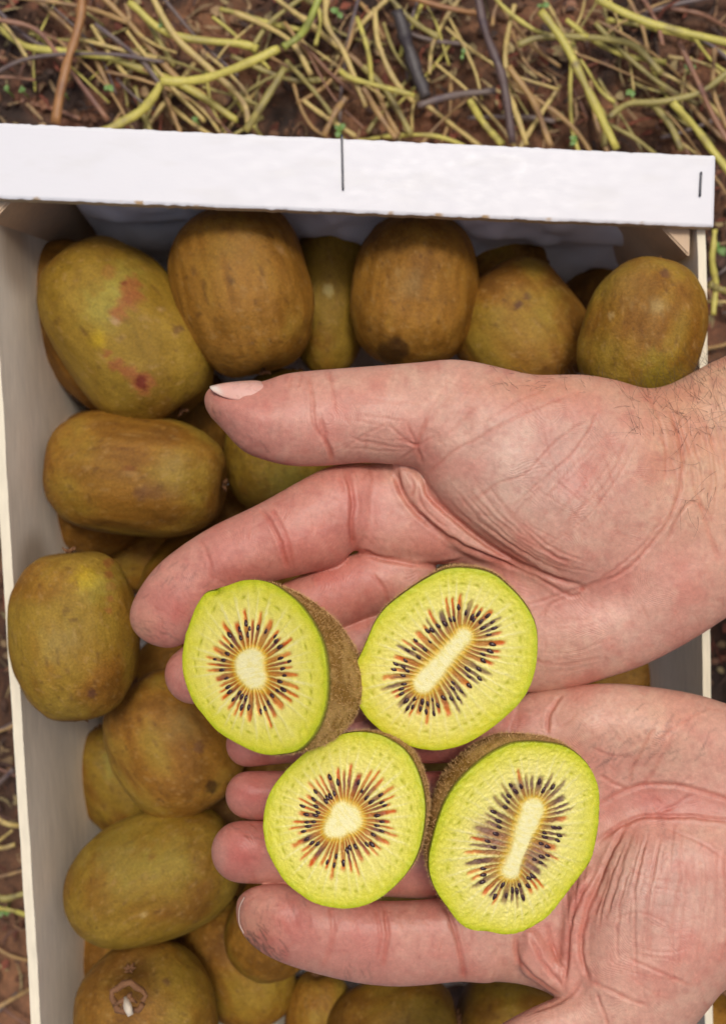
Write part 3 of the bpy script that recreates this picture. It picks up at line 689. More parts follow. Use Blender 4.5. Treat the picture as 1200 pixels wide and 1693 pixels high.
# ------------------------------------------------------------------ cut kiwi halves
def seg_sd(P, poly):
    """signed distance (positive inside) of points P (n,2) to closed polygon"""
    A = poly; B = np.roll(poly, -1, 0); out = np.full(len(P), 1e9); ins = np.zeros(len(P), bool)
    for a, b in zip(A, B):
        ab = b - a; t = np.clip(((P - a) @ ab) / (ab @ ab + 1e-12), 0, 1)
        q = P - (a + t[:, None] * ab); out = np.minimum(out, (q * q).sum(1))
        c = ((a[1] > P[:, 1]) != (b[1] > P[:, 1])); 
        with np.errstate(divide='ignore', invalid='ignore'):
            xx = (b[0] - a[0]) * (P[:, 1] - a[1]) / (b[1] - a[1] + 1e-12) + a[0]
        ins ^= c & (P[:, 0] < xx)
    out = np.sqrt(out); return np.where(ins, out, -out)
HALVES = [
 dict(label='kiwi half tilted left with round core, wide fuzzy side, on the forefinger', seed=1, c=(421, 1104), d=.283,
  out=[(376,968),(400,960),(424,959),(448,965),(472,980),(496,1001),(517,1031),(532,1064),(539,1100),(540,1136),(536,1169),(526,1199),(511,1223),(490,1241),(463,1247),(439,1248),(415,1241),(385,1226),(358,1208),(337,1184),(319,1160),(305,1124),(301,1094),(305,1058),(313,1031),(325,1001),(340,980),(356,974)],
  core=(415, 1108, 30, 19, -76), n=(-.55, .18), h=.036, N=34, red=1.0, seeds=.72, ring=.62, pale=.0, stretch=(1, 1), notch=True),
 dict(label='largest kiwi half at the upper right with long slanted white core', seed=2, c=(737, 1090), d=.287,
  out=[(770,940),(794,943),(818,952),(839,969),(860,990),(878,1017),(887,1044),(888,1080),(884,1110),(875,1137),(860,1161),(836,1185),(806,1209),(770,1230),(734,1240),(704,1240),(674,1233),(647,1221),(623,1203),(605,1185),(591,1161),(585,1131),(588,1101),(599,1077),(608,1056),(620,1029),(638,1005),(668,981),(698,961),(728,945),(749,940)],
  core=(733, 1092, 62, 11, 49), n=(-.10, -.14), h=.030, N=44, red=.62, seeds=.85, ring=.60, pale=.2, notch=False),
 dict(label='kiwi half at the lower left with round core and vivid red rays', seed=3, c=(569, 1357), d=.284,
  out=[(595,1211),(624,1215),(646,1225),(669,1242),(686,1268),(697,1299),(702,1333),(700,1367),(692,1404),(678,1435),(655,1463),(627,1486),(598,1499),(570,1503),(542,1500),(516,1492),(493,1477),(471,1458),(454,1432),(441,1404),(435,1370),(437,1341),(444,1316),(457,1293),(479,1268),(508,1242),(536,1224),(567,1214)],
  core=(567, 1357, 27, 22, 40), n=(-.27, .10), h=.032, N=40, red=1.0, seeds=.78, ring=.64, pale=.3, notch=False),
 dict(label='kiwi half at the lower right with long pale core and brown smudges', seed=4, c=(850, 1387), d=.286,
  out=[(878,1228),(907,1230),(929,1234),(949,1244),(969,1262),(983,1285),(990,1310),(990,1350),(986,1384),(977,1421),(963,1443),(943,1469),(924,1494),(904,1517),(878,1534),(856,1543),(833,1546),(807,1541),(779,1538),(759,1526),(739,1500),(722,1475),(711,1446),(710,1415),(717,1384),(725,1356),(739,1322),(759,1293),(788,1265),(816,1245),(847,1231)],
  core=(863, 1390, 66, 12, 70), n=(.17, -.15), h=.030, N=44, red=.25, seeds=.65, ring=.60, pale=.6, notch=False),
]
sv_, sf_ = [], []
bm = bmesh.new(); bmesh.ops.create_uvsphere(bm, u_segments=7, v_segments=5, radius=1)
for v in bm.verts:
    v.co.y *= .62 * (1 - .25 * v.co.x); v.co.z *= .5
SEED_ME = bpy.data.meshes.new('seed'); bm.to_mesh(SEED_ME); bm.free(); SEED_ME.shade_smooth(); SEED_ME.materials.append(M_SEED)
def kiwi_half(k):
    r = np.random.default_rng(100 + k['seed'])
    out = spline(k['out'], 12, True); nT = len(out)
    cu, cv = k['c']; d0 = k['d']
    nx_, ny_ = k['n']; nrm = np.array([nx_, ny_, math.sqrt(1 - nx_ ** 2 - ny_ ** 2)])   # camera-frame normal (x right, y up, z to the camera)
    c3 = np.array([(cu - 600) / FPX * d0, (846.5 - cv) / FPX * d0, -d0])
    def onplane(uv):
        ray = np.stack([(uv[..., 0] - 600) / FPX, (846.5 - uv[..., 1]) / FPX, -np.ones(uv.shape[:-1])], -1)
        return ray * ((c3 @ nrm) / (ray @ nrm))[..., None]
    toW = lambda p: p @ RC.T + CAM
    nW = RC @ nrm
    # --- polar grid
    NR = 96
    rr = np.linspace(0, 1, NR); UV = np.array([cu, cv]) + (out[None] - np.array([cu, cv])) * rr[:, None, None]
    Pf = UV.reshape(-1, 2)
    sd = seg_sd(Pf, out[::2]); sd[-nT:] = 0
    cx, cy, ca, cb, cang = k['core']; A = math.radians(cang); ex = np.array([math.cos(A), -math.sin(A)]); ey = np.array([math.sin(A), math.cos(A)])
    rel = Pf - (cx, cy); X_ = rel @ ex; Y_ = rel @ ey
    ra_ = sstep(2.2, 1.2, ca / cb); th_ = np.arctan2(Y_, X_); wob = 1 + .10 * vnoise(np.stack([X_ / 14, Y_ / 14], -1), k['seed']) + ra_ * (.17 * np.cos(3 * th_ + k['seed'] * 1.1) + .08 * np.cos(2 * th_)) + (1 - ra_) * .22 * np.cos(X_ / ca * 2.0 + k['seed'])
    f = math.sqrt(max(ca ** 2 - cb ** 2, 4))
    def elliptic(X_, Y_):
        zc = np.arccosh((X_ + 1j * Y_) / f + 1e-9); return np.abs(zc.real), zc.imag * np.where(zc.real < 0, -1, 1)
    mu, nu_ = elliptic(X_, Y_)
    mu0 = math.atanh(min(.999, cb / ca)) if ca > cb else 0
    # capsule-like core distance
    hl = ca - cb; dx = np.maximum(np.abs(X_) - hl, 0); dcore = np.hypot(dx, Y_) - cb * wob
    s = np.clip(dcore / (np.maximum(dcore, 0) + np.maximum(sd, 0) + 1e-6), -1, 1)
    N = k['N']; q = nu_ / (2 * math.pi) * N; q = q + .22 * np.sin(q * 1.7 + k['seed']) + .05 * vnoise(np.stack([X_ / 6, Y_ / 6], -1), 5)
    cell = np.floor(q).astype(int) % 1000; fr = q - np.floor(q)
    hsh = lambda c_, sd_: np.array([_h(c_.astype(np.int64), c_ * 0, c_ * 0, 31 * k['seed'] + sd_)]).reshape(c_.shape)
    h1, h2, h3 = hsh(cell, 1), hsh(cell, 2), hsh(cell, 3)
    loc = np.abs(fr - .5) * 2                      # 0 streak centre, 1 ray line
    flesh_in = np.array((.82, .72, .19)); flesh_out = np.array((.67, .63, .045)); pale = np.array((.80, .74, .32))
    C = mixc(np.tile(flesh_in, (len(Pf), 1)), flesh_out, sstep(.42, .98, s + .08 * vnoise(np.stack([X_ / 20, Y_ / 20], -1), 61)))
    C = mixc(C, pale, np.full(len(Pf), .35 * k['pale']) * sstep(1, .4, s))
    # pale rays between the locules, running outwards
    ray = sstep(.70, .98, loc) * sstep(.10, .28, s) * sstep(.95, .55, s)
    C = mixc(C, (.85, .79, .45), ray * .6 * (.4 + .6 * h1))
    mot = fbm(np.stack([X_ / 7, Y_ / 7], -1), 4, 9); C = mixc(C, (.74, .70, .13), sstep(.05, .5, mot) * .40 * sstep(.15, .5, s))
    # red / brown streaks
    endS = k['ring'] * (.70 + .30 * h1); wd = .88 - .36 * sstep(.2, .6, s) + .12 * mot; st = sstep(wd, wd - .42, loc) * sstep(.0, .08, s) * sstep(endS + .03, endS - .05, s)
    isred = (h2 < k['red']).astype(float)
    fine = fbm(np.stack([q * 5, s * 5], -1), 3, 6)
    side_r = .5 + .5 * np.sin(nu_ + k['seed'] * 1.3)
    redc = mixc((.46, .06, .0), (.26, .02, .003), sstep(-.3, .4, fine)); brn = mixc((.38, .24, .07), (.20, .12, .07), sstep(-.4, .3, fine))
    tipw = sstep(endS * .45, endS * .85, s); inner = mixc((.40, .11, .010), (.15, .045, .03), sstep(-.25, .35, fine + .4 * h2 - .2)); sc = mixc(brn, mixc(inner, (.60, .09, .0), tipw), isred)
    am = (.82 + .18 * h3) * st * (.84 + .16 * sstep(-.3, .2, fine))
    C = mixc(C, sc, am)
    # dusky shade around the seeds
    glow = sstep(.36, .10, s) * sstep(.01, .09, s); C = mixc(C, mixc((.36, .18, .03), (.46, .14, .006), np.full(len(s), k['red'])), glow * (.42 + .42 * sstep(1., .4, loc)) * (.65 + .35 * sstep(-.3, .3, fine)))
    dusk = np.exp(-((s - .50 * k['ring']) / .10) ** 2) * sstep(.8, .3, loc); C = mixc(C, (.13, .055, .05), dusk * .85 * sstep(.15, .8, h2 * .7 + .4 * (1 - k['red']) + .2 * fine))
    # orange halo hugging the core
    halo = np.exp(-((s - .055) / .05) ** 2) * sstep(-.02, .02, s); C = mixc(C, (.76, .50, .03), halo * .85 * (.55 + .45 * (1 - loc)))
    # green dots outside the ring
    sdot = k['ring'] + .13 + .05 * (h3 - .5); dot = np.exp(-((s - sdot) / .022) ** 2) * np.exp(-((fr - .5) / .20) ** 2) * (h1 > .25); C = mixc(C, (.44, .43, .012), np.clip(dot * .9, 0, 1))
    sdot2 = k['ring'] + .24 + .05 * (h1 - .5); dot2 = np.exp(-((s - sdot2) / .018) ** 2) * np.exp(-((fr - .5) / .15) ** 2) * (h3 > .5); C = mixc(C, (.52, .53, .03), np.clip(dot2 * .6, 0, 1))
    core = sstep(.085, -.05, s + .02 * mot); corec = mixc((.90, .83, .44), (.86, .77, .31), sstep(-.2, .5, fbm(np.stack([X_ / 3, Y_ / 9], -1), 3, 2))); C = mixc(C, corec, core)
    # green rim
    C = mixc(C, (.47, .51, .010), sstep(.88, 1.0, s + .05 * mot) * .9); C = mixc(C, (.42, .46, .015), sstep(.975, .998, s) * .6)
    if k['seed'] == 4:
        for (bu, bv, br_) in ((805, 1375, 22), (822, 1392, 20), (880, 1415, 22), (898, 1408, 15), (875, 1432, 12), (860, 1300, 10)):
            g_ = np.exp(-(np.hypot(Pf[:, 0] - bu, Pf[:, 1] - bv) / br_ + .5 * mot) ** 2 * 1.2); C = mixc(C, mixc((.27, .15, .12), (.42, .20, .08), sstep(-.2, .4, fine)), np.clip(g_ * .7, 0, 1) * (s > .02))
    B = onplane(Pf)
    relief = -.00035 * st * .8 + .00018 * mot + .0002 * ray - .0003 * np.clip(dot, 0, 1) - .00012 * ray - .0001 * sstep(.97, 1., s) ** 2 + (.00048 * (k['pale'] + .05)) * fbm(np.stack([X_ / 2.6, Y_ / 2.6], -1), 2, 3)
    relief -= .0007 * core * sstep(-.0, -1, dcore / 30) * 0
    relief = relief * (1 - .93 * core)
    if k['notch']: relief = relief - .0016 * np.exp(-(np.hypot(Pf[:, 0] - 352, (Pf[:, 1] - 978) * 1.6) / 11) ** 2)
    B = B + relief[:, None] * nrm
    W = toW(B); I = np.arange(NR * nT).reshape(NR, nT); J = np.roll(I, -1, 1)
    F = np.stack([I[:-1], J[:-1], J[1:], I[1:]], -1)[1:].reshape(-1, 4)
    F = np.concatenate([F, np.stack([I[0], J[0] * 0 + I[0], J[1], I[1]], -1)[:, [0, 2, 3, 3]]]) if False else F
    cen = I[0, 0]; fan = np.stack([np.full(nT, cen), J[1], I[1]], -1)
    faces = [tuple(x) for x in F.tolist()] + [tuple(x) for x in fan.tolist()]
    cW = toW(c3[None])[0]
    root = empty('kiwi_half', cW - nW * k['h']); tag(root, k['label'], 'kiwi half', 'cut kiwi halves held in the hands')
    # --- skin shell
    edge = onplane(out); ce = c3
    NP = 46; phs = np.linspace(0, math.pi / 2, NP); rim = []
    for i, p in enumerate(phs):
        sc_ = math.cos(p) ** .72 if p < math.pi / 2 - 1e-6 else 0.0
        ring_ = ce + (edge - ce) * ((1.0 if i == 0 else 1.006) * sc_) - nrm * (k['h'] * math.sin(p) ** 1.05 + (.0001 if i == 0 else .0003))
        ring_ = ring_ + (ring_ - ce) * (.02 * fbm(ring_ * 60 + k['seed'], 2, 3) * min(1, i / 8))[:, None]
        rim.append(ring_)
    Bs = np.array(rim).reshape(-1, 3); I2 = np.arange(NP * nT).reshape(NP, nT); J2 = np.roll(I2, -1, 1)
    F2 = np.stack([I2[:-1], I2[1:], J2[1:], J2[:-1]], -1).reshape(-1, 4)
    n_ = fbm(Bs * 120, 3, 4); n2_ = fbm(Bs * 500, 3, 14)
    Cs = mixc((.29, .155, .036), (.50, .31, .105), sstep(-.4, .4, n_ * .8 + .9 * n2_))
    if k['seed'] in (2,): Cs = mixc(Cs, (.13, .07, .025), .6 * np.ones(len(Cs)))
    Cs[:nT] = (.40, .44, .03)
    Cs[nT:2 * nT] = (.19, .14, .03)
    link_mesh('skin', toW(Bs), F2[:, ::-1], M_FUZZY, root, color=Cs)
    # --- fuzz
    nh = 9000; ii = r.integers(1, NP - 14, nh); jj = r.integers(0, nT, nh); al = r.random(nh)[:, None]; be = r.random(nh)[:, None]
    Rg = np.array(rim); base = (Rg[ii, jj] * (1 - al) + Rg[ii, (jj + 1) % nT] * al) * (1 - be) + (Rg[ii + 1, jj] * (1 - al) + Rg[ii + 1, (jj + 1) % nT] * al) * be
    nn_ = base - (ce - nrm * k['h'] * .35); nn_ /= np.linalg.norm(nn_, axis=1)[:, None]
    dirr = nn_ + r.normal(0, .55, (nh, 3)); dirr /= np.linalg.norm(dirr, axis=1)[:, None]
    L_ = r.uniform(.0005, .0013, nh)[:, None]; sdv = np.cross(dirr, r.normal(0, 1, (nh, 3))); sdv /= np.linalg.norm(sdv, axis=1)[:, None]
    Vh = np.concatenate([base + sdv * .00007, base - sdv * .00007, base + dirr * L_]); h_ = np.arange(nh)
    fz = link_mesh('fuzz', toW(Vh), np.stack([h_, h_ + nh, h_ + 2 * nh], 1), M_FUZZ, root); fz['kind'] = 'stuff'
    fl = link_mesh('flesh', W, faces, M_FLESH, root, color=C)
    # --- seeds in the locules
    qs = sorted(set(cell.tolist()))
    cand = []
    mid = (np.abs(fr - .5) < .12)
    for c_ in range(int(np.floor(q.min())), int(np.floor(q.max())) + 1):
        m_ = mid & (np.floor(q) == c_)
        if not m_.any(): continue
        hh = r.random()
        if hh > min(.93, k['seeds'] + .1): continue
        for tgt in ([r.uniform(.23, .38)] if r.random() < .72 else [r.uniform(.19, .26), r.uniform(.34, .42)]):
            tgt = (tgt + r.normal(0, .025)) * k['ring'] / .60
            sel = np.where(m_)[0]; jx = sel[np.argmin(np.abs(s[sel] - tgt))]
            if abs(s[jx] - tgt) > .05: continue
            cand.append(jx)
    for jx in cand:
        uv = Pf[jx] + r.normal(0, 1.2, 2)
        p3 = onplane(uv[None])[0]
        # outward direction in the picture
        g_ = Pf[jx] - (cx + ex[0] * np.clip(X_[jx], -hl, hl), cy + ex[1] * np.clip(X_[jx], -hl, hl)); g_ /= np.linalg.norm(g_) + 1e-6
        p4 = onplane((uv + g_ * 5)[None])[0]; dx_ = p4 - p3; dx_ /= np.linalg.norm(dx_); dy_ = np.cross(nrm, dx_)
        s_ = r.uniform(.00078, .00108)
        R_ = RC @ np.stack([dx_, dy_, nrm], 1)
        o = bpy.data.objects.new('seed', SEED_ME); COL.objects.link(o); o.parent = root; o.matrix_parent_inverse = root.matrix_basis.inverted()
        M = Matrix([list(R_[i] * s_ * np.array([1.15, 1, 1])) + [float((toW((p3 + nrm * r.uniform(-.00045, .0))[None])[0])[i])] for i in range(3)] + [[0, 0, 0, 1]])
        o.matrix_basis = M
    return root
for k in HALVES: kiwi_half(k)

# ------------------------------------------------------------------ hands
HS = .31 / FPX            # metres per hand unit (1 unit = one photo pixel at 0.31 m)
D0 = .31
def blur2(a, sig):
    k = int(max(1, round(sig * 3))); x = np.arange(-k, k + 1); w = np.exp(-x ** 2 / 2 / sig ** 2); w /= w.sum()
    p = np.pad(a, ((k, k), (0, 0)), 'edge'); a = sum(w[i] * p[i:i + a.shape[0]] for i in range(2 * k + 1))
    p = np.pad(a, ((0, 0), (k, k)), 'edge'); return sum(w[i] * p[:, i:i + a.shape[1]] for i in range(2 * k + 1))
def idw(P, ctrl, pw=2.6):
    """smooth height field through control points (u, v, h)"""
    num = 0; den = 0
    for (u, v, h) in ctrl:
        w = 1 / (((P[..., 0] - u) ** 2 + (P[..., 1] - v) ** 2 + 900) ** (pw / 2)); num = num + w * h; den = den + w
    return num / den
def finger_poly(axis_pts):
    """outline around an axis given as (u, v, halfwidth)"""
    a = spline(np.array(axis_pts, float), 8); p = a[:, :2]; w = a[:, 2]
    t = np.gradient(p, axis=0); t /= np.linalg.norm(t, axis=1)[:, None]; n = np.stack([-t[:, 1], t[:, 0]], 1)
    an = np.linspace(math.pi / 2, -math.pi / 2, 14)[1:-1]
    cap0 = [p[0] - t[0] * w[0] * math.cos(x) * .95 + n[0] * w[0] * math.sin(-x) * -1 for x in an]
    l = p + n * w[:, None]; r = p - n * w[:, None]
    return np.concatenate([np.array(cap0)[::-1], l, r[::-1]]) if False else np.concatenate([l, r[::-1], np.array(cap0)[::-1]])
def surface_nets(F):
    neg = F < 0; s = neg.astype(np.int8)
    acc = sum(s[a:F.shape[0] - 1 + a, b:F.shape[1] - 1 + b, c:F.shape[2] - 1 + c] for a in (0, 1) for b in (0, 1) for c in (0, 1))
    act = (acc > 0) & (acc < 8); ci = np.argwhere(act); ids = -np.ones(act.shape, np.int32); ids[act] = np.arange(len(ci))
    corner = [(a, b, c) for a in (0, 1) for b in (0, 1) for c in (0, 1)]
    val = {q: F[ci[:, 0] + q[0], ci[:, 1] + q[1], ci[:, 2] + q[2]] for q in corner}
    pos = np.zeros((len(ci), 3)); cnt = np.zeros(len(ci))
    for q in corner:
        for ax in range(3):
            if q[ax]: continue
            q2 = list(q); q2[ax] = 1; q2 = tuple(q2); a, b = val[q], val[q2]; m = (a < 0) != (b < 0)
            t = np.where(m, a / np.where(m, a - b, 1), 0); p = np.tile(np.array(q, float), (len(ci), 1)); p[:, ax] = t
            pos += p * m[:, None]; cnt += m
    pos = pos / cnt[:, None] + ci
    quads = []
    for ax in range(3):
        sl0 = [slice(None)] * 3; sl1 = [slice(None)] * 3; sl0[ax] = slice(0, -1); sl1[ax] = slice(1, None)
        a, b = neg[tuple(sl0)], neg[tuple(sl1)]; ch = np.argwhere(a != b); sg = a[tuple(ch.T)]
        o1, o2 = [(1, 2), (2, 0), (0, 1)][ax]
        ok = (ch[:, o1] > 0) & (ch[:, o2] > 0) & (ch[:, o1] < F.shape[o1] - 1) & (ch[:, o2] < F.shape[o2] - 1); ch = ch[ok]; sg = sg[ok]
        def cell(d1, d2):
            c = ch.copy(); c[:, o1] -= d1; c[:, o2] -= d2; return ids[tuple(c.T)]
        q = np.stack([cell(1, 1), cell(0, 1), cell(0, 0), cell(1, 0)], 1)
        q[~sg] = q[~sg][:, ::-1]; quads.append(q)
    Q = np.concatenate(quads); Q = Q[(Q >= 0).all(1)]
    return pos, Q
def smin(a, b, k):
    h = np.clip(.5 + .5 * (b - a) / k, 0, 1); return b * (1 - h) + a * h - k * h * (1 - h)
def seg_near(P, line):
    """distance to polyline and position along it (0..1)"""
    A = line[:-1]; B = line[1:]; best = np.full(len(P), 1e9); pos = np.zeros(len(P)); n = len(A)
    for i, (a, b) in enumerate(zip(A, B)):
        ab = b - a; t = np.clip(((P - a) @ ab) / (ab @ ab + 1e-9), 0, 1); q = P - (a + t[:, None] * ab); dd = (q * q).sum(1); m = dd < best
        best[m] = dd[m]; pos[m] = (i + t[m]) / n
    return np.sqrt(best), pos
def family(A, B, n, jit, r, w, dep, red):
    A = np.array(A, float); B = np.array(B, float); out = []
    for i in range(n):
        t = (i + r.uniform(.1, .9)) / n; L = A * (1 - t) + B * t + r.normal(0, jit, A.shape)
        P = spline(L, 5); a = r.uniform(0, .3); b = r.uniform(.65, 1); k0, k1 = int(a * len(P)), max(int(b * len(P)), int(a * len(P)) + 3)
        out.append((P[k0:k1], w * r.uniform(.7, 1.2), dep * r.uniform(.5, 1.2), red * r.uniform(.5, 1.2)))
    return out

def build_hand(name, comps, bbox, step, creases, blobs, base_col, label, wr, tips=(), dirt=(), fing=(620, 0)):
    wr_ = np.random.default_rng(300 + wr)
    (u0, u1), (v0, v1), (w0, w1) = bbox
    U = np.arange(u0, u1, step); Vv = np.arange(v0, v1, step); Wv = np.arange(w0, w1, step).astype(np.float32)
    G = np.stack(np.meshgrid(U, Vv, indexing='ij'), -1)
    Ft = None
    for cdef in comps:
        poly = np.array(cdef['poly'], float)
        if not cdef.get('raw'): poly = spline(poly, 6, True)
        mar = 60; lo = poly.min(0) - mar; hi = poly.max(0) + mar
        i0, i1 = np.searchsorted(U, [lo[0], hi[0]]); j0, j1 = np.searchsorted(Vv, [lo[1], hi[1]])
        g = G[i0:i1, j0:j1]; sd = seg_sd(g.reshape(-1, 2), poly).reshape(g.shape[:2])
        sd = blur2(sd, cdef.get('blur', 9) / step)
        sd = sd + cdef.get('grow', 2.0)
        top = idw(g, cdef['top']); R = cdef['R']; T = cdef['T']
        for (bu, bv, br, bh) in cdef.get('bumps', ()): top = top + bh * np.exp(-((g[..., 0] - bu) ** 2 + (g[..., 1] - bv) ** 2) / br ** 2)
        top = blur2(top, 8 / step)
        zm = top - T; q = np.maximum(R - sd, 0)
        dz = (Wv[None, None] - zm[..., None].astype(np.float32))
        kz = np.where(dz > 0, R / T, R / (T * cdef.get('under', 1.0))).astype(np.float32)
        Fc_ = np.sqrt(q[..., None].astype(np.float32) ** 2 + (dz * kz) ** 2) - R
        Fc_ = Fc_ * min(1, T / R) if T < R else Fc_
        if Ft is None: Ft = np.full((len(U), len(Vv), len(Wv)), 60, np.float32)
        sub = Ft[i0:i1, j0:j1]; kk = cdef.get('k', 14)
        Ft[i0:i1, j0:j1] = smin(sub, Fc_, kk)
    pos, Q = surface_nets(Ft); del Ft
    P = np.array([u0, v0, w0]) + pos * step
    # smoothing
    E = np.concatenate([Q[:, [0, 1]], Q[:, [1, 2]], Q[:, [2, 3]], Q[:, [3, 0]]])
    deg = np.bincount(E.ravel(), minlength=len(P)).astype(float)
    for _ in range(3):
        acc = np.zeros_like(P)
        for c in range(3): acc[:, c] = np.bincount(E[:, 0], P[E[:, 1], c], len(P)) + np.bincount(E[:, 1], P[E[:, 0], c], len(P))
        P = P * .45 + .55 * acc / deg[:, None]
    # facing
    n_ = np.cross(P[Q[:, 2]] - P[Q[:, 0]], P[Q[:, 3]] - P[Q[:, 1]]); vn = np.zeros_like(P)
    for c in range(3):
        for j in range(4): vn[:, c] += np.bincount(Q[:, j], n_[:, c], len(P))
    vn /= np.linalg.norm(vn, axis=1)[:, None] + 1e-9
    if vn[np.argmax(P[:, 2]), 2] < 0: vn = -vn; Q = Q[:, ::-1]
    face = np.clip(vn[:, 2] * 1.4, 0, 1)
    uv = P[:, :2]
    # base colour + blotches
    m1 = fbm(uv / 60, 3, 5); m2 = fbm(uv / 14, 3, 6); m3 = fbm(uv / 28, 3, 7)
    C = np.tile(np.array(base_col), (len(P), 1)).astype(float)
    for (bu, bv, bru, brv, col, am) in blobs:
        C = mixc(C, col, am * np.exp(-((uv[:, 0] - bu) / bru) ** 2 - ((uv[:, 1] - bv) / brv) ** 2))
    C = mixc(C, C * (.96, .76, .76), sstep(-.15, .5, m1 + .4 * m3) * .72)
    C = mixc(C, np.minimum(C * (1.06, 1.16, 1.15), 1), sstep(.0, .45, m2 * .7 - m1 * .3 + .5 * m3) * .8)
    C *= (1 + .07 * fbm(uv / 6, 3, 21) + .05 * vnoise(uv / 3.2, 23))[:, None]
    C = mixc(C, (.42, .13, .10), sstep(.48, .75, vnoise(uv / 11, 25)) * .22)
    fm = sstep(fing[0] + 60, fing[0] - 60, uv[:, 0] + 25 * m3 - fing[1] * (uv[:, 1] < 770)); C = mixc(C, C * (.93, .75, .77), fm * .85)
    disp = np.zeros(len(P)); upm = vn[:, 2] > -.1
    for (line, w, dep, red) in creases:
        line = np.asarray(line, float)
        if len(line) < 5: line = spline(line, 5)
        lo = line.min(0) - 4 * w - 8; hi = line.max(0) + 4 * w + 8
        m = np.where(((uv > lo) & (uv < hi)).all(1) & upm)[0]
        if not len(m): continue
        jitter = np.stack([vnoise(uv[m] / 13, 3), vnoise(uv[m] / 13, 4)], 1) * 1.4
        dd, ps = seg_near(uv[m] + jitter, line); fade = np.clip(np.minimum(ps, 1 - ps) * 7 + .12, 0, 1)
        g_ = np.exp(-(dd / w) ** 2) * fade; rd = np.exp(-(dd / (w * 1.35)) ** 2) * fade; sh = np.exp(-((dd - 2.1 * w) / (1.1 * w)) ** 2) * fade
        disp[m] -= dep * g_; disp[m] += .28 * dep * sh
        C[m] = mixc(C[m], C[m] * (.84, .52, .46), np.clip(rd * red * .75, 0, 1))
    # short random skin lines
    for _ in range(420):
        c0 = P[wr_.integers(len(P)), :2]; a_ = wr_.choice([.6, -.9, 1.4]) + wr_.normal(0, .35); L_ = wr_.uniform(9, 34); d_ = np.array([math.cos(a_), math.sin(a_)]) * L_ / 2
        line = np.array([c0 - d_, c0 + wr_.normal(0, 1.5, 2), c0 + d_]); w = wr_.uniform(1.5, 2.2)
        m = np.where(((uv > line.min(0) - 8) & (uv < line.max(0) + 8)).all(1) & upm)[0]
        if not len(m): continue
        dd, ps = seg_near(uv[m], line); g_ = np.exp(-(dd / w) ** 2) * np.clip(np.minimum(ps, 1 - ps) * 5, 0, 1)
        disp[m] -= wr_.uniform(.2, .8) * g_; C[m] = mixc(C[m], C[m] * (.86, .62, .58), g_ * .3)
    # soil worked into the skin lines
    for (du, dv, su, sv, n_l, ang_l, am_) in dirt:
        for _ in range(n_l):
            c0 = np.array([wr_.normal(du, su), wr_.normal(dv, sv)]); a_ = ang_l + wr_.normal(0, .25); L_ = wr_.uniform(5, 24); d_ = np.array([math.cos(a_), math.sin(a_)]) * L_ / 2
            m = np.where((np.abs(uv - c0) < L_).all(1) & upm)[0]
            if not len(m): continue
            dd, ps = seg_near(uv[m], np.array([c0 - d_, c0 + wr_.normal(0, 1.5, 2), c0 + d_])); g_ = np.exp(-(dd / 1.5) ** 2); C[m] = mixc(C[m], (.09, .05, .035), g_ * am_ * wr_.uniform(.3, 1))
    # friction ridges: a smooth phase field, drawn as fine relief by the material
    warp = 9 * fbm(uv / 70, 2, 41)
    ph_ = (uv[:, 0] * .97 + uv[:, 1] * .22) / 4.6 + warp
    pal = sstep(650, 850, uv[:, 0]); ph_ = ph_ * (1 - pal) + pal * ((uv[:, 1] * .9 - uv[:, 0] * .45) / 4.6 + warp)
    for (tu, tv, tr) in tips:
        q_ = np.hypot((uv[:, 0] - tu), (uv[:, 1] - tv)); k_ = sstep(tr * 1.3, tr * .8, q_); ph_ = ph_ * (1 - k_) + k_ * (q_ / 4.6 + warp)
    ramp = face * (.15 + .85 * sstep(-.1, .4, fbm(uv / 34, 3, 43))) * sstep(1200, 1080, uv[:, 0])
    # fine skin relief
    disp += .35 * fbm(uv / 5, 3, 8) + .9 * fbm(uv / 24, 2, 9)
    P = P + vn * (disp * face)[:, None]
    C = np.clip(C, 0, 1)
    Wd = unproj(P[:, 0], P[:, 1], D0 - P[:, 2] * HS)
    o = link_mesh(name, Wd, Q, M_SKIN, None, color=C, attrs={'phase': ph_ * 2 * math.pi, 'ridge': ramp})
    tag(o, label, 'hand')
    return o, P, vn

r3 = np.random.default_rng(5)
PINK, PALE, TAN, REDD, GREY = (.55, .225, .175), (.625, .385, .29), (.58, .315, .18), (.47, .125, .10), (.52, .34, .28)
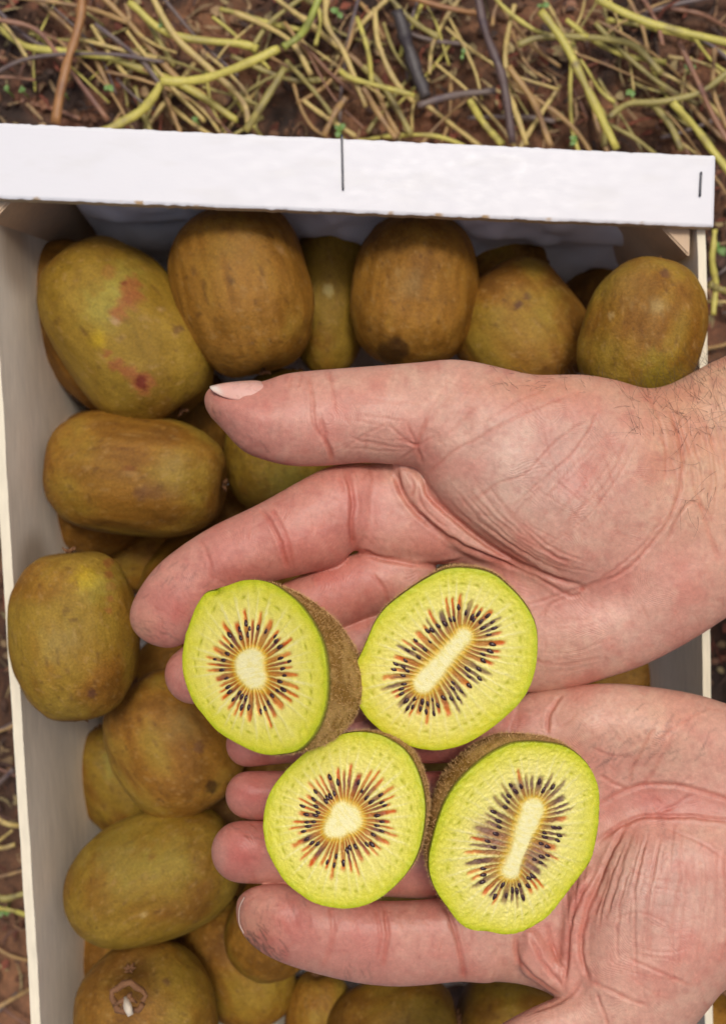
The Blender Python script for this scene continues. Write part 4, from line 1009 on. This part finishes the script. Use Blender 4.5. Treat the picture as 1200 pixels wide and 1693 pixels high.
# ---- upper (right) hand
SU = []
def cr(pts, w=3.6, dep=2.6, red=.7): return (spline(np.array(pts, float), 5), w * .85, dep * .9, red * .95)
UC = [
 cr([(508, 616), (515, 650), (520, 700), (545, 742), (548, 766)], 3.2, 2.2, .6), cr([(546, 610), (548, 640), (556, 690)], 2.6, 1.6, .5), cr([(482, 620), (476, 642)], 2.4, 1.6, .4), cr([(528, 690), (540, 730), (552, 764)], 3.4, 2.4, .6),
 cr([(498, 616), (494, 640)], 2.4, 1.2, .4), cr([(573, 720), (620, 735), (680, 740)], 2.4, 1, .35), cr([(565, 745), (600, 720), (640, 700)], 2.2, .8, .3),
 cr([(708, 690), (692, 728), (690, 745), (700, 768)], 3.4, 2.6, .7), cr([(672, 700), (686, 735), (664, 762)], 2.8, 1.6, .5), cr([(640, 700), (672, 728), (690, 738)], 2.4, 1.2, .4), cr([(655, 725), (690, 735), (720, 720)], 2.4, 1.2, .4),
 cr([(950, 650), (870, 681), (790, 725), (742, 752), (703, 790)], 2.4, 1.3, .6), cr([(985, 690), (928, 722), (865, 785), (820, 800), (775, 838)], 2.2, 1.1, .55), cr([(910, 640), (850, 665), (800, 700)], 2.4, 1.0, .35),
 cr([(572, 772), (583, 830), (580, 872), (585, 908)], 4.6, 5.0, .85), cr([(560, 785), (573, 830)], 2.6, 1.4, .5), cr([(612, 772), (618, 800)], 2.6, 1.2, .4),
 cr([(430, 840), (452, 872), (468, 910), (478, 942)], 3.6, 2.8, .85), cr([(446, 838), (470, 880), (486, 935)], 3.0, 1.6, .7), cr([(330, 888), (347, 930), (350, 965)], 4, 1.2, .5),
 cr([(656, 770), (660, 805), (688, 846), (730, 882), (790, 915), (862, 940)], 4.6, 6.0, .85), cr([(700, 788), (712, 822), (760, 866), (830, 916), (900, 950), (975, 975)], 4.4, 5.5, .7),
 cr([(676, 780), (684, 806), (680, 822)], 3, 2.4, .8), cr([(690, 800), (700, 840), (745, 880)], 2.6, 1.6, .5), cr([(585, 908), (640, 925), (720, 935), (765, 925)], 4.2, 4.5, .7),
 cr([(612, 945), (635, 975), (645, 1000)], 3.2, 2.0, .7), cr([(765, 905), (830, 930), (890, 955), (940, 985), (965, 976)], 3.4, 2.4, .7),
 cr([(963, 976), (1030, 945), (1080, 895), (1112, 845), (1128, 780), (1122, 720), (1098, 665)], 3.4, 2.4, .75), cr([(860, 1005), (920, 985), (990, 960), (1060, 905), (1100, 850)], 2.8, 1.4, .5),
 cr([(1100, 905), (1118, 860), (1145, 830), (1180, 860)], 3, 1.4, .6), cr([(1060, 640), (1085, 680), (1100, 740), (1098, 800)], 2.8, 1.4, .5), cr([(1150, 800), (1165, 860), (1190, 930)], 3.2, 1.6, .6),
 cr([(895, 1022), (912, 998), (938, 986)], 2.8, 1.6, .6), cr([(880, 1090), (930, 1100), (1000, 1085)], 3, .8, .4), cr([(960, 974), (966, 978)], 3.4, 2.0, 1.3),
]
UC += family([(715, 835), (780, 890), (880, 950), (975, 975)], [(790, 760), (850, 840), (930, 905), (1020, 935)], 13, 3, r3, 2.1, 1.15, .42)
UC += family([(1000, 660), (920, 740), (860, 830), (800, 880)], [(1080, 740), (1020, 820), (960, 890), (880, 940)], 9, 10, r3, 1.9, .75, .35)
UC += family([(830, 720), (880, 790), (930, 860), (985, 920)], [(1000, 680), (1030, 760), (1060, 830), (1080, 880)], 9, 12, r3, 1.8, .7, .32)
UC += family([(1050, 650), (1090, 720), (1110, 800), (1090, 880)], [(1190, 610), (1215, 720), (1220, 800), (1205, 880)], 13, 3, r3, 2.0, 1.1, .32)
UC += family([(880, 1010), (960, 1010), (1050, 980)], [(870, 1120), (960, 1110), (1080, 1060)], 9, 4, r3, 1.8, .5, .16)
UC += family([(560, 640), (640, 650), (720, 660)], [(570, 750), (630, 755), (690, 755)], 7, 4, r3, 1.8, .55, .2)
UC += family([(740, 610), (700, 680), (700, 740)], [(860, 630), (800, 690), (730, 740)], 6, 4, r3, 1.9, .7, .25)
UC += family([(250, 960), (270, 1000), (300, 1040)], [(560, 800), (565, 850), (560, 900)], 16, 3, r3, 1.8, .35, .10)
UB = [
 (400, 690, 60, 45, PINK, .35), (560, 700, 90, 70, PINK, .4), (690, 735, 40, 45, REDD, .3), (275, 1000, 45, 40, REDD, .42), (235, 1040, 30, 30, TAN, .5), (450, 890, 70, 60, REDD, .33), (370, 930, 55, 40, PINK, .5), (580, 850, 30, 70, REDD, .35),
 (620, 850, 50, 55, PINK, .5), (700, 860, 40, 40, REDD, .4), (580, 970, 80, 50, REDD, .5), (300, 1120, 50, 60, REDD, .3), (900, 770, 130, 90, GREY, .45), (820, 830, 70, 60, PALE, .5), (1000, 760, 60, 80, PINK, .35), (1100, 940, 90, 60, REDD, .33), (1020, 1040, 120, 50, PALE, .4),
 (930, 1000, 90, 40, PINK, .55), (1150, 700, 110, 110, TAN, .75), (1250, 700, 150, 200, TAN, .9), (900, 640, 120, 30, TAN, .5), (740, 620, 60, 30, PALE, .5), (760, 950, 80, 60, REDD, .45), (345, 690, 16, 30, TAN, .4), (560, 1150, 90, 60, REDD, .45), (1010, 820, 40, 40, PALE, .4), (860, 740, 40, 30, PALE, .35),
]
upper = [
 dict(poly=[(760, 930), (690, 930), (640, 900), (640, 820), (700, 745), (800, 690), (900, 660), (1000, 640), (1060, 652), (1092, 645), (1130, 626), (1200, 590), (1330, 545), (1560, 500), (1960, 455), (1960, 985), (1560, 960), (1400, 952), (1290, 975), (1200, 1020), (1170, 1040), (1120, 1070), (1060, 1100), (1000, 1120), (940, 1138), (880, 1144), (830, 1138), (780, 1120), (730, 1060)],
      top=[(700, 860, -22), (700, 960, -25), (800, 960, -22), (860, 1020, -10), (950, 960, -5), (1000, 1060, 12), (900, 1100, -8), (1120, 960, 20), (1150, 800, 22), (1300, 780, 30), (1500, 760, 20), (1100, 700, 20)], R=95, T=68, k=10, blur=12),
 dict(poly=[(338, 658), (346, 643), (362, 636), (400, 636), (436, 632), (470, 620), (510, 615), (560, 611), (640, 605), (700, 600), (742, 596), (780, 599), (830, 610), (880, 621), (930, 621), (970, 622), (1010, 634), (1060, 655), (1140, 690), (1185, 770), (1165, 870), (1085, 945), (990, 968), (920, 955), (850, 920), (790, 880), (740, 840), (712, 805), (692, 772), (650, 766), (600, 763), (540, 768), (480, 768), (430, 756), (400, 742), (368, 707), (345, 682)],
      top=[(345, 670, 48), (420, 690, 62), (540, 690, 58), (620, 690, 66), (740, 690, 74), (850, 760, 80), (950, 820, 72), (900, 890, 52), (1050, 760, 46), (1130, 780, 18), (780, 830, 58), (1080, 900, 22)], R=84, T=62, k=36, blur=9, under=1.1),
 dict(poly=[(585, 778), (612, 768), (660, 764), (700, 790), (740, 850), (800, 905), (830, 935), (760, 932), (680, 930), (620, 922), (590, 908), (581, 870)],
      top=[(620, 840, 4), (700, 900, -4), (600, 880, 2), (640, 790, -6), (780, 920, -12)], R=58, T=44, k=8, blur=8, under=1.6),
 dict(poly=[(650, 766), (700, 780), (740, 830), (800, 885), (880, 940), (840, 938), (770, 915), (710, 872), (670, 822)],
      top=[(680, 800, 10), (740, 865, 12), (820, 915, 4)], R=30, T=34, k=5, blur=5, under=2),
 dict(poly=[(640, 790), (600, 768), (572, 768), (540, 775), (500, 795), (440, 829), (400, 849), (352, 872), (300, 905), (258, 940), (228, 982), (216, 1015), (222, 1042), (246, 1062), (280, 1070), (310, 1058), (345, 1020), (380, 985), (430, 965), (500, 948), (560, 932), (584, 908), (640, 890)],
      top=[(240, 1030, -2), (300, 970, 10), (400, 910, 26), (480, 880, 32), (560, 845, 22), (600, 840, 8), (640, 840, -10)], R=62, T=50, k=3, blur=7),
 dict(poly=finger_poly([(318, 1118, 46), (400, 1062, 50), (520, 1000, 52), (620, 962, 52), (720, 950, 56)]), raw=1, top=[(300, 1120, -24), (400, 1060, -22), (520, 985, -16), (600, 960, -14), (720, 960, -22)], R=54, T=44, k=4, blur=6),
 dict(poly=finger_poly([(430, 1150, 46), (540, 1095, 48), (660, 1050, 48), (760, 1040, 54)]), raw=1, top=[(430, 1150, -40), (600, 1080, -36), (760, 1040, -28)], R=52, T=42, k=4, blur=6),
 dict(poly=finger_poly([(560, 1185, 40), (660, 1140, 42), (760, 1100, 44), (830, 1080, 50)]), raw=1, top=[(560, 1185, -46), (700, 1120, -40), (830, 1090, -24)], R=46, T=38, k=4, blur=6),
]
BASE = (.575, .30, .215)
hu, HP, HN = build_hand('hand', upper, ((200, 1974), (430, 1250), (-170, 110)), 2.8, UC, UB, BASE, 'upper right hand, palm up with thumb on top, holding two kiwi halves', 1, ((265, 1015, 48), (395, 690, 60)), ((290, 960, 30, 18, 26, 2.3, .3), (250, 1045, 22, 12, 22, .6, .3), (380, 735, 25, 12, 22, .7, .35), (350, 700, 8, 18, 14, 1.0, .35), (900, 770, 80, 60, 60, .9, .12), (1150, 740, 40, 40, 20, 1.3, .25)), (640, -140))

# ---- lower (left) hand
LC = [
 cr([(632, 1494), (641, 1540), (632, 1604)], 3.8, 2.8, .85), cr([(620, 1494), (628, 1545), (622, 1590)], 3, 1.6, .7), cr([(545, 1490), (550, 1550), (532, 1602)], 4.4, 1.6, .6),
 cr([(732, 1490), (752, 1540), (764, 1590), (769, 1622)], 4.2, 4.2, .85),
 cr([(853, 1546), (852, 1570), (860, 1595), (888, 1622), (926, 1646)], 4.2, 4.5, .8), cr([(878, 1549), (898, 1592), (930, 1632)], 3.6, 3.2, .7), cr([(905, 1528), (915, 1570), (935, 1610)], 3, 2.0, .5),
 cr([(1036, 1362), (1010, 1410), (987, 1465), (968, 1515), (960, 1575), (974, 1625)], 4.2, 4.2, .75), cr([(985, 1440), (955, 1490), (940, 1540), (938, 1585), (932, 1640)], 4.0, 3.6, .7),
 cr([(985, 1396), (1012, 1374), (1052, 1353), (1100, 1350), (1160, 1352), (1230, 1362)], 3.8, 3.0, .85), cr([(985, 1334), (1035, 1307), (1072, 1298), (1127, 1300), (1200, 1322), (1260, 1350)], 3.8, 3.0, .9),
 cr([(1040, 1306), (1015, 1296), (992, 1284)], 3, 1.8, .6), cr([(1083, 1348), (1118, 1330), (1148, 1312)], 3, 1.4, .5), cr([(930, 1148), (908, 1178), (905, 1214)], 3.6, 2.6, .9),
 cr([(1085, 1200), (1062, 1235), (1046, 1270), (1039, 1298)], 3, 1.6, .6), cr([(1100, 1240), (1080, 1275), (1060, 1300)], 2.6, 1.2, .5), cr([(1180, 1165), (1120, 1200), (1090, 1225)], 2.6, 1.0, .4),
 cr([(1036, 1584), (1090, 1608), (1148, 1632)], 3, 1.6, .6), cr([(973, 1622), (1017, 1642), (1075, 1668)], 3.6, 2.2, .6), cr([(965, 1620), (930, 1655), (880, 1674)], 3.4, 2, .5), cr([(985, 1640), (1000, 1680), (1010, 1720)], 3, 1.8, .6),
 cr([(1010, 1520), (1060, 1510), (1110, 1530)], 2.6, .9, .35), cr([(1100, 1370), (1150, 1390), (1200, 1420)], 2.6, .9, .3), cr([(976, 1236), (1010, 1250), (1040, 1252)], 2.6, 1, .4),
]
LC += family([(1035, 1365), (1000, 1450), (980, 1530), (985, 1620)], [(1110, 1360), (1090, 1450), (1080, 1540), (1090, 1640)], 12, 4, r3, 2.2, 1.3, .45)
LC += family([(1110, 1360), (1100, 1450), (1090, 1540), (1090, 1640)], [(1215, 1380), (1215, 1460), (1210, 1540), (1180, 1630)], 11, 5, r3, 2.0, 1.0, .38)
LC += family([(1040, 1420), (1100, 1440), (1180, 1440)], [(1020, 1620), (1090, 1650), (1160, 1640)], 9, 8, r3, 1.9, .7, .28)
LC += family([(905, 1420), (925, 1500), (930, 1580)], [(985, 1400), (960, 1480), (945, 1560)], 5, 4, r3, 2.2, 1.2, .4)
LC += family([(940, 1150), (1000, 1200), (1040, 1250)], [(1150, 1160), (1120, 1230), (1100, 1280)], 7, 6, r3, 1.8, .55, .22)
LC += family([(410, 1490), (425, 1530), (450, 1580)], [(760, 1510), (765, 1550), (760, 1600)], 16, 3, r3, 1.8, .4, .12)
DIRT = (.10, .06, .045)
LB = [
 (480, 1535, 60, 45, REDD, .45), (420, 1540, 40, 50, TAN, .5), (590, 1540, 50, 50, PINK, .45), (690, 1555, 60, 50, PALE, .35), (400, 1410, 40, 40, REDD, .6), (360, 1395, 22, 40, PALE, .5), (420, 1310, 50, 35, REDD, .6), (420, 1240, 50, 30, REDD, .45),
 (870, 1190, 60, 40, REDD, .45), (980, 1170, 110, 40, PALE, .5), (1080, 1200, 90, 50, TAN, .35), (1060, 1330, 90, 30, REDD, .55), (1160, 1330, 90, 30, REDD, .45), (1010, 1260, 60, 50, PALE, .35), (950, 1480, 50, 70, PINK, .4), (1050, 1450, 50, 90, PALE, .4),
 (1130, 1540, 80, 80, PINK, .3), (1100, 1480, 80, 70, GREY, .35), (1160, 1420, 50, 60, PALE, .35), (900, 1580, 50, 50, REDD, .35), (720, 1270, 60, 60, REDD, .55), (560, 1220, 80, 50, REDD, .55), (730, 1420, 50, 60, REDD, .5), (800, 1560, 60, 40, PALE, .3), (620, 1560, 30, 50, REDD, .25),
]
lower = [
 dict(poly=[(860, 1153), (920, 1140), (1000, 1132), (1080, 1138), (1150, 1150), (1200, 1165), (1310, 1195), (1560, 1190), (1960, 1150), (1960, 1680), (1560, 1620), (1330, 1600), (1200, 1628), (1174, 1659), (1145, 1693), (1090, 1745), (1010, 1770), (950, 1720), (930, 1660), (905, 1640), (870, 1628), (826, 1622), (760, 1622), (735, 1600), (722, 1500), (740, 1400), (760, 1300), (800, 1200)],
      top=[(880, 1180, -14), (1000, 1190, 12), (1100, 1220, 18), (1050, 1320, -14), (1000, 1340, -20), (900, 1400, -34), (800, 1400, -32), (780, 1550, -6), (860, 1570, -12), (940, 1540, -18), (1150, 1340, 0), (1300, 1400, 20), (1500, 1400, 20), (1100, 1550, 10), (1050, 1700, 5)], R=92, T=66, k=10, blur=11),
 dict(poly=[(985, 1470), (1010, 1410), (1045, 1366), (1100, 1352), (1180, 1358), (1260, 1385), (1330, 1450), (1320, 1560), (1210, 1624), (1174, 1659), (1145, 1693), (1100, 1745), (1030, 1772), (970, 1730), (952, 1660), (958, 1560)],
      top=[(1080, 1500, 52), (1020, 1560, 42), (1150, 1450, 46), (1040, 1680, 48), (1250, 1480, 40), (1060, 1390, 34), (1120, 1600, 58)], R=100, T=66, k=26, blur=12),
 dict(poly=finger_poly([(720, 1835, 50), (800, 1785, 58), (880, 1738, 62), (960, 1704, 64), (1050, 1680, 74)]), raw=1, top=[(720, 1835, 30), (880, 1740, 34), (960, 1700, 34), (1050, 1680, 36)], R=66, T=54, k=14, blur=8),
 dict(poly=[(862, 1540), (885, 1535), (920, 1580), (950, 1620), (948, 1665), (925, 1650), (890, 1626), (860, 1600)], top=[(890, 1580, 0), (935, 1640, 6)], R=26, T=30, k=5, blur=5, under=2),
 dict(poly=[(960, 1450), (985, 1450), (975, 1520), (965, 1600), (955, 1650), (935, 1640), (932, 1560), (940, 1500)], top=[(955, 1540, 4), (950, 1620, 14)], R=24, T=30, k=18, blur=8, under=2),
 dict(poly=[(392, 1502), (398, 1482), (425, 1467), (470, 1464), (520, 1478), (580, 1490), (660, 1492), (720, 1488), (800, 1480), (840, 1500), (850, 1580), (820, 1622), (760, 1622), (700, 1628), (650, 1630), (590, 1624), (520, 1608), (460, 1588), (420, 1564), (397, 1534)],
      top=[(405, 1515, -2), (470, 1530, 16), (560, 1550, 20), (640, 1560, 18), (720, 1560, 14), (800, 1555, 0), (840, 1550, -12)], R=68, T=54, k=3.5, blur=7),
 dict(poly=finger_poly([(398, 1409, 53), (470, 1412, 54), (600, 1425, 56), (720, 1430, 58), (820, 1420, 60)]), raw=1, top=[(390, 1410, -6), (500, 1415, -22), (620, 1425, -34), (820, 1420, -36)], R=58, T=48, k=1.5, blur=6, grow=-1),
 dict(poly=finger_poly([(410, 1315, 41), (500, 1318, 44), (620, 1325, 48), (740, 1325, 52), (840, 1320, 56)]), raw=1, top=[(400, 1315, -22), (500, 1318, -34), (620, 1325, -42), (840, 1320, -36)], R=50, T=42, k=1.5, blur=6, grow=-1),
 dict(poly=finger_poly([(408, 1232, 38), (500, 1222, 40), (620, 1218, 44), (740, 1215, 48), (860, 1200, 48)]), raw=1, top=[(400, 1235, -34), (500, 1225, -44), (620, 1220, -44), (740, 1210, -34), (860, 1195, -18)], R=46, T=40, k=1.5, blur=6, grow=-1),
]
hl, LP, LN = build_hand('hand', lower, ((330, 1974), (1105, 1900), (-170, 90)), 2.8, LC, LB, BASE, 'lower left hand, palm up with thumb at the bottom edge, holding two kiwi halves', 2, ((445, 1530, 55), (395, 1405, 40)), ((418, 1562, 14, 16, 40, .8, .75), (440, 1580, 20, 8, 22, 1.0, .6), (450, 1510, 30, 18, 26, 1.6, .22), (1085, 1215, 45, 28, 85, -.75, .30), (1000, 1255, 28, 22, 40, -.9, .30), (1060, 1300, 60, 20, 30, -.2, .25), (1085, 1400, 40, 40, 40, 1.6, .22), (585, 1605, 14, 8, 10, 1.2, .35), (400, 1370, 25, 14, 16, .5, .3)), (800, 0))

# ---- nails
def nail(parent, grid_uvw, name='fingernail', tip=None):
    g = np.array(grid_uvw, float); n, m, _ = g.shape
    # refine by bilinear spline in both ways
    a = np.stack([spline(g[:, j], 6) for j in range(m)], 1); b = np.stack([spline(a[i], 6) for i in range(len(a))], 0)
    W = unproj(b[..., 0], b[..., 1], D0 - b[..., 2] * HS); n, m = W.shape[:2]; I = np.arange(n * m).reshape(n, m); tt = np.linspace(0, 1, n)[:, None] + 0 * np.linspace(0, 1, m)[None]; sid = 0 * tt + np.linspace(0, 1, m)[None]
    cc = mixc((.68, .58, .49), (.66, .37, .30), sstep(.08, .24, tt + .05 * np.sin(sid * 5))); cc = mixc(cc, (.60, .31, .24), sstep(.75, 1., sid) * .6)
    o = link_mesh(name, W.reshape(-1, 3), np.stack([I[:-1, :-1], I[:-1, 1:], I[1:, 1:], I[1:, :-1]], -1).reshape(-1, 4), M_NAIL, parent, color=cc.reshape(-1, 3))
    s = o.modifiers.new('thick', 'SOLIDIFY'); s.thickness = .0006; s.offset = 0
    return o
# upper thumb nail: from free edge at left to the cuticle at right
nail(hu, [[(349, 639, 10), (347, 641, 26), (352, 647, 32)], [(372, 634, 10), (371, 638, 28), (372, 657, 36)], [(400, 631, 8), (399, 638, 30), (400, 662, 38)], [(422, 630, 6), (423, 638, 28), (421, 656, 36)], [(436, 633, 2), (438, 640, 22), (434, 648, 30)]])
# lower forefinger, middle finger nail edges
for pts in ([(404, 1484, -8), (397, 1498, -10), (395, 1512, -12), (396, 1528, -12), (403, 1544, -8)],):
    p = spline(np.array(pts, float), 5); v_, f_ = tube(unproj(p[:, 0], p[:, 1], D0 - p[:, 2] * HS), .00020, 6, 1.6); link_mesh('nail_edge', v_, f_, M_NAILTIP, hl)
# ---- hair on the wrist
def hairs(parent, P, N, region, n, seed, dirf, lrange=(25, 60)):
    r = np.random.default_rng(seed); u0, u1, v0, v1 = region
    m = np.where((P[:, 0] > u0) & (P[:, 0] < u1) & (P[:, 1] > v0) & (P[:, 1] < v1) & (N[:, 2] > -.35) )[0]
    m = r.choice(m, n); VV, FF = [], []; k = 0
    for i in m:
        p = P[i].copy(); d = np.array(dirf(p)) + r.normal(0, .45, 2); d /= np.linalg.norm(d); L = r.uniform(*lrange); cv = r.normal(0, .5)
        t = np.linspace(0, 1, 7); x = p[0] + L * (t * d[0] - cv * t ** 2 * d[1]); y = p[1] + L * (t * d[1] + cv * t ** 2 * d[0]); w = p[2] + N[i][2] * 8 * np.sin(t * 2.6) + L * .12 * t
        v_, f_ = tube(unproj(x, y, D0 - w * HS), np.linspace(.00005, .000015, 7), 3); VV.append(v_); FF += [tuple(a + k for a in q) for q in f_]; k += len(v_)
    o = link_mesh('wrist_hair', np.concatenate(VV), FF, M_HAIR, parent); o['kind'] = 'stuff'
hairs(hu, HP, HN, (1040, 1330, 585, 720), 210, 1, lambda p: (-.5, -.8), (25, 60))
hairs(hu, HP, HN, (1120, 1330, 640, 860), 60, 3, lambda p: (-.3, .9), (25, 55))
hairs(hu, HP, HN, (800, 1040, 590, 650), 60, 2, lambda p: (-.8, -.35), (12, 26))
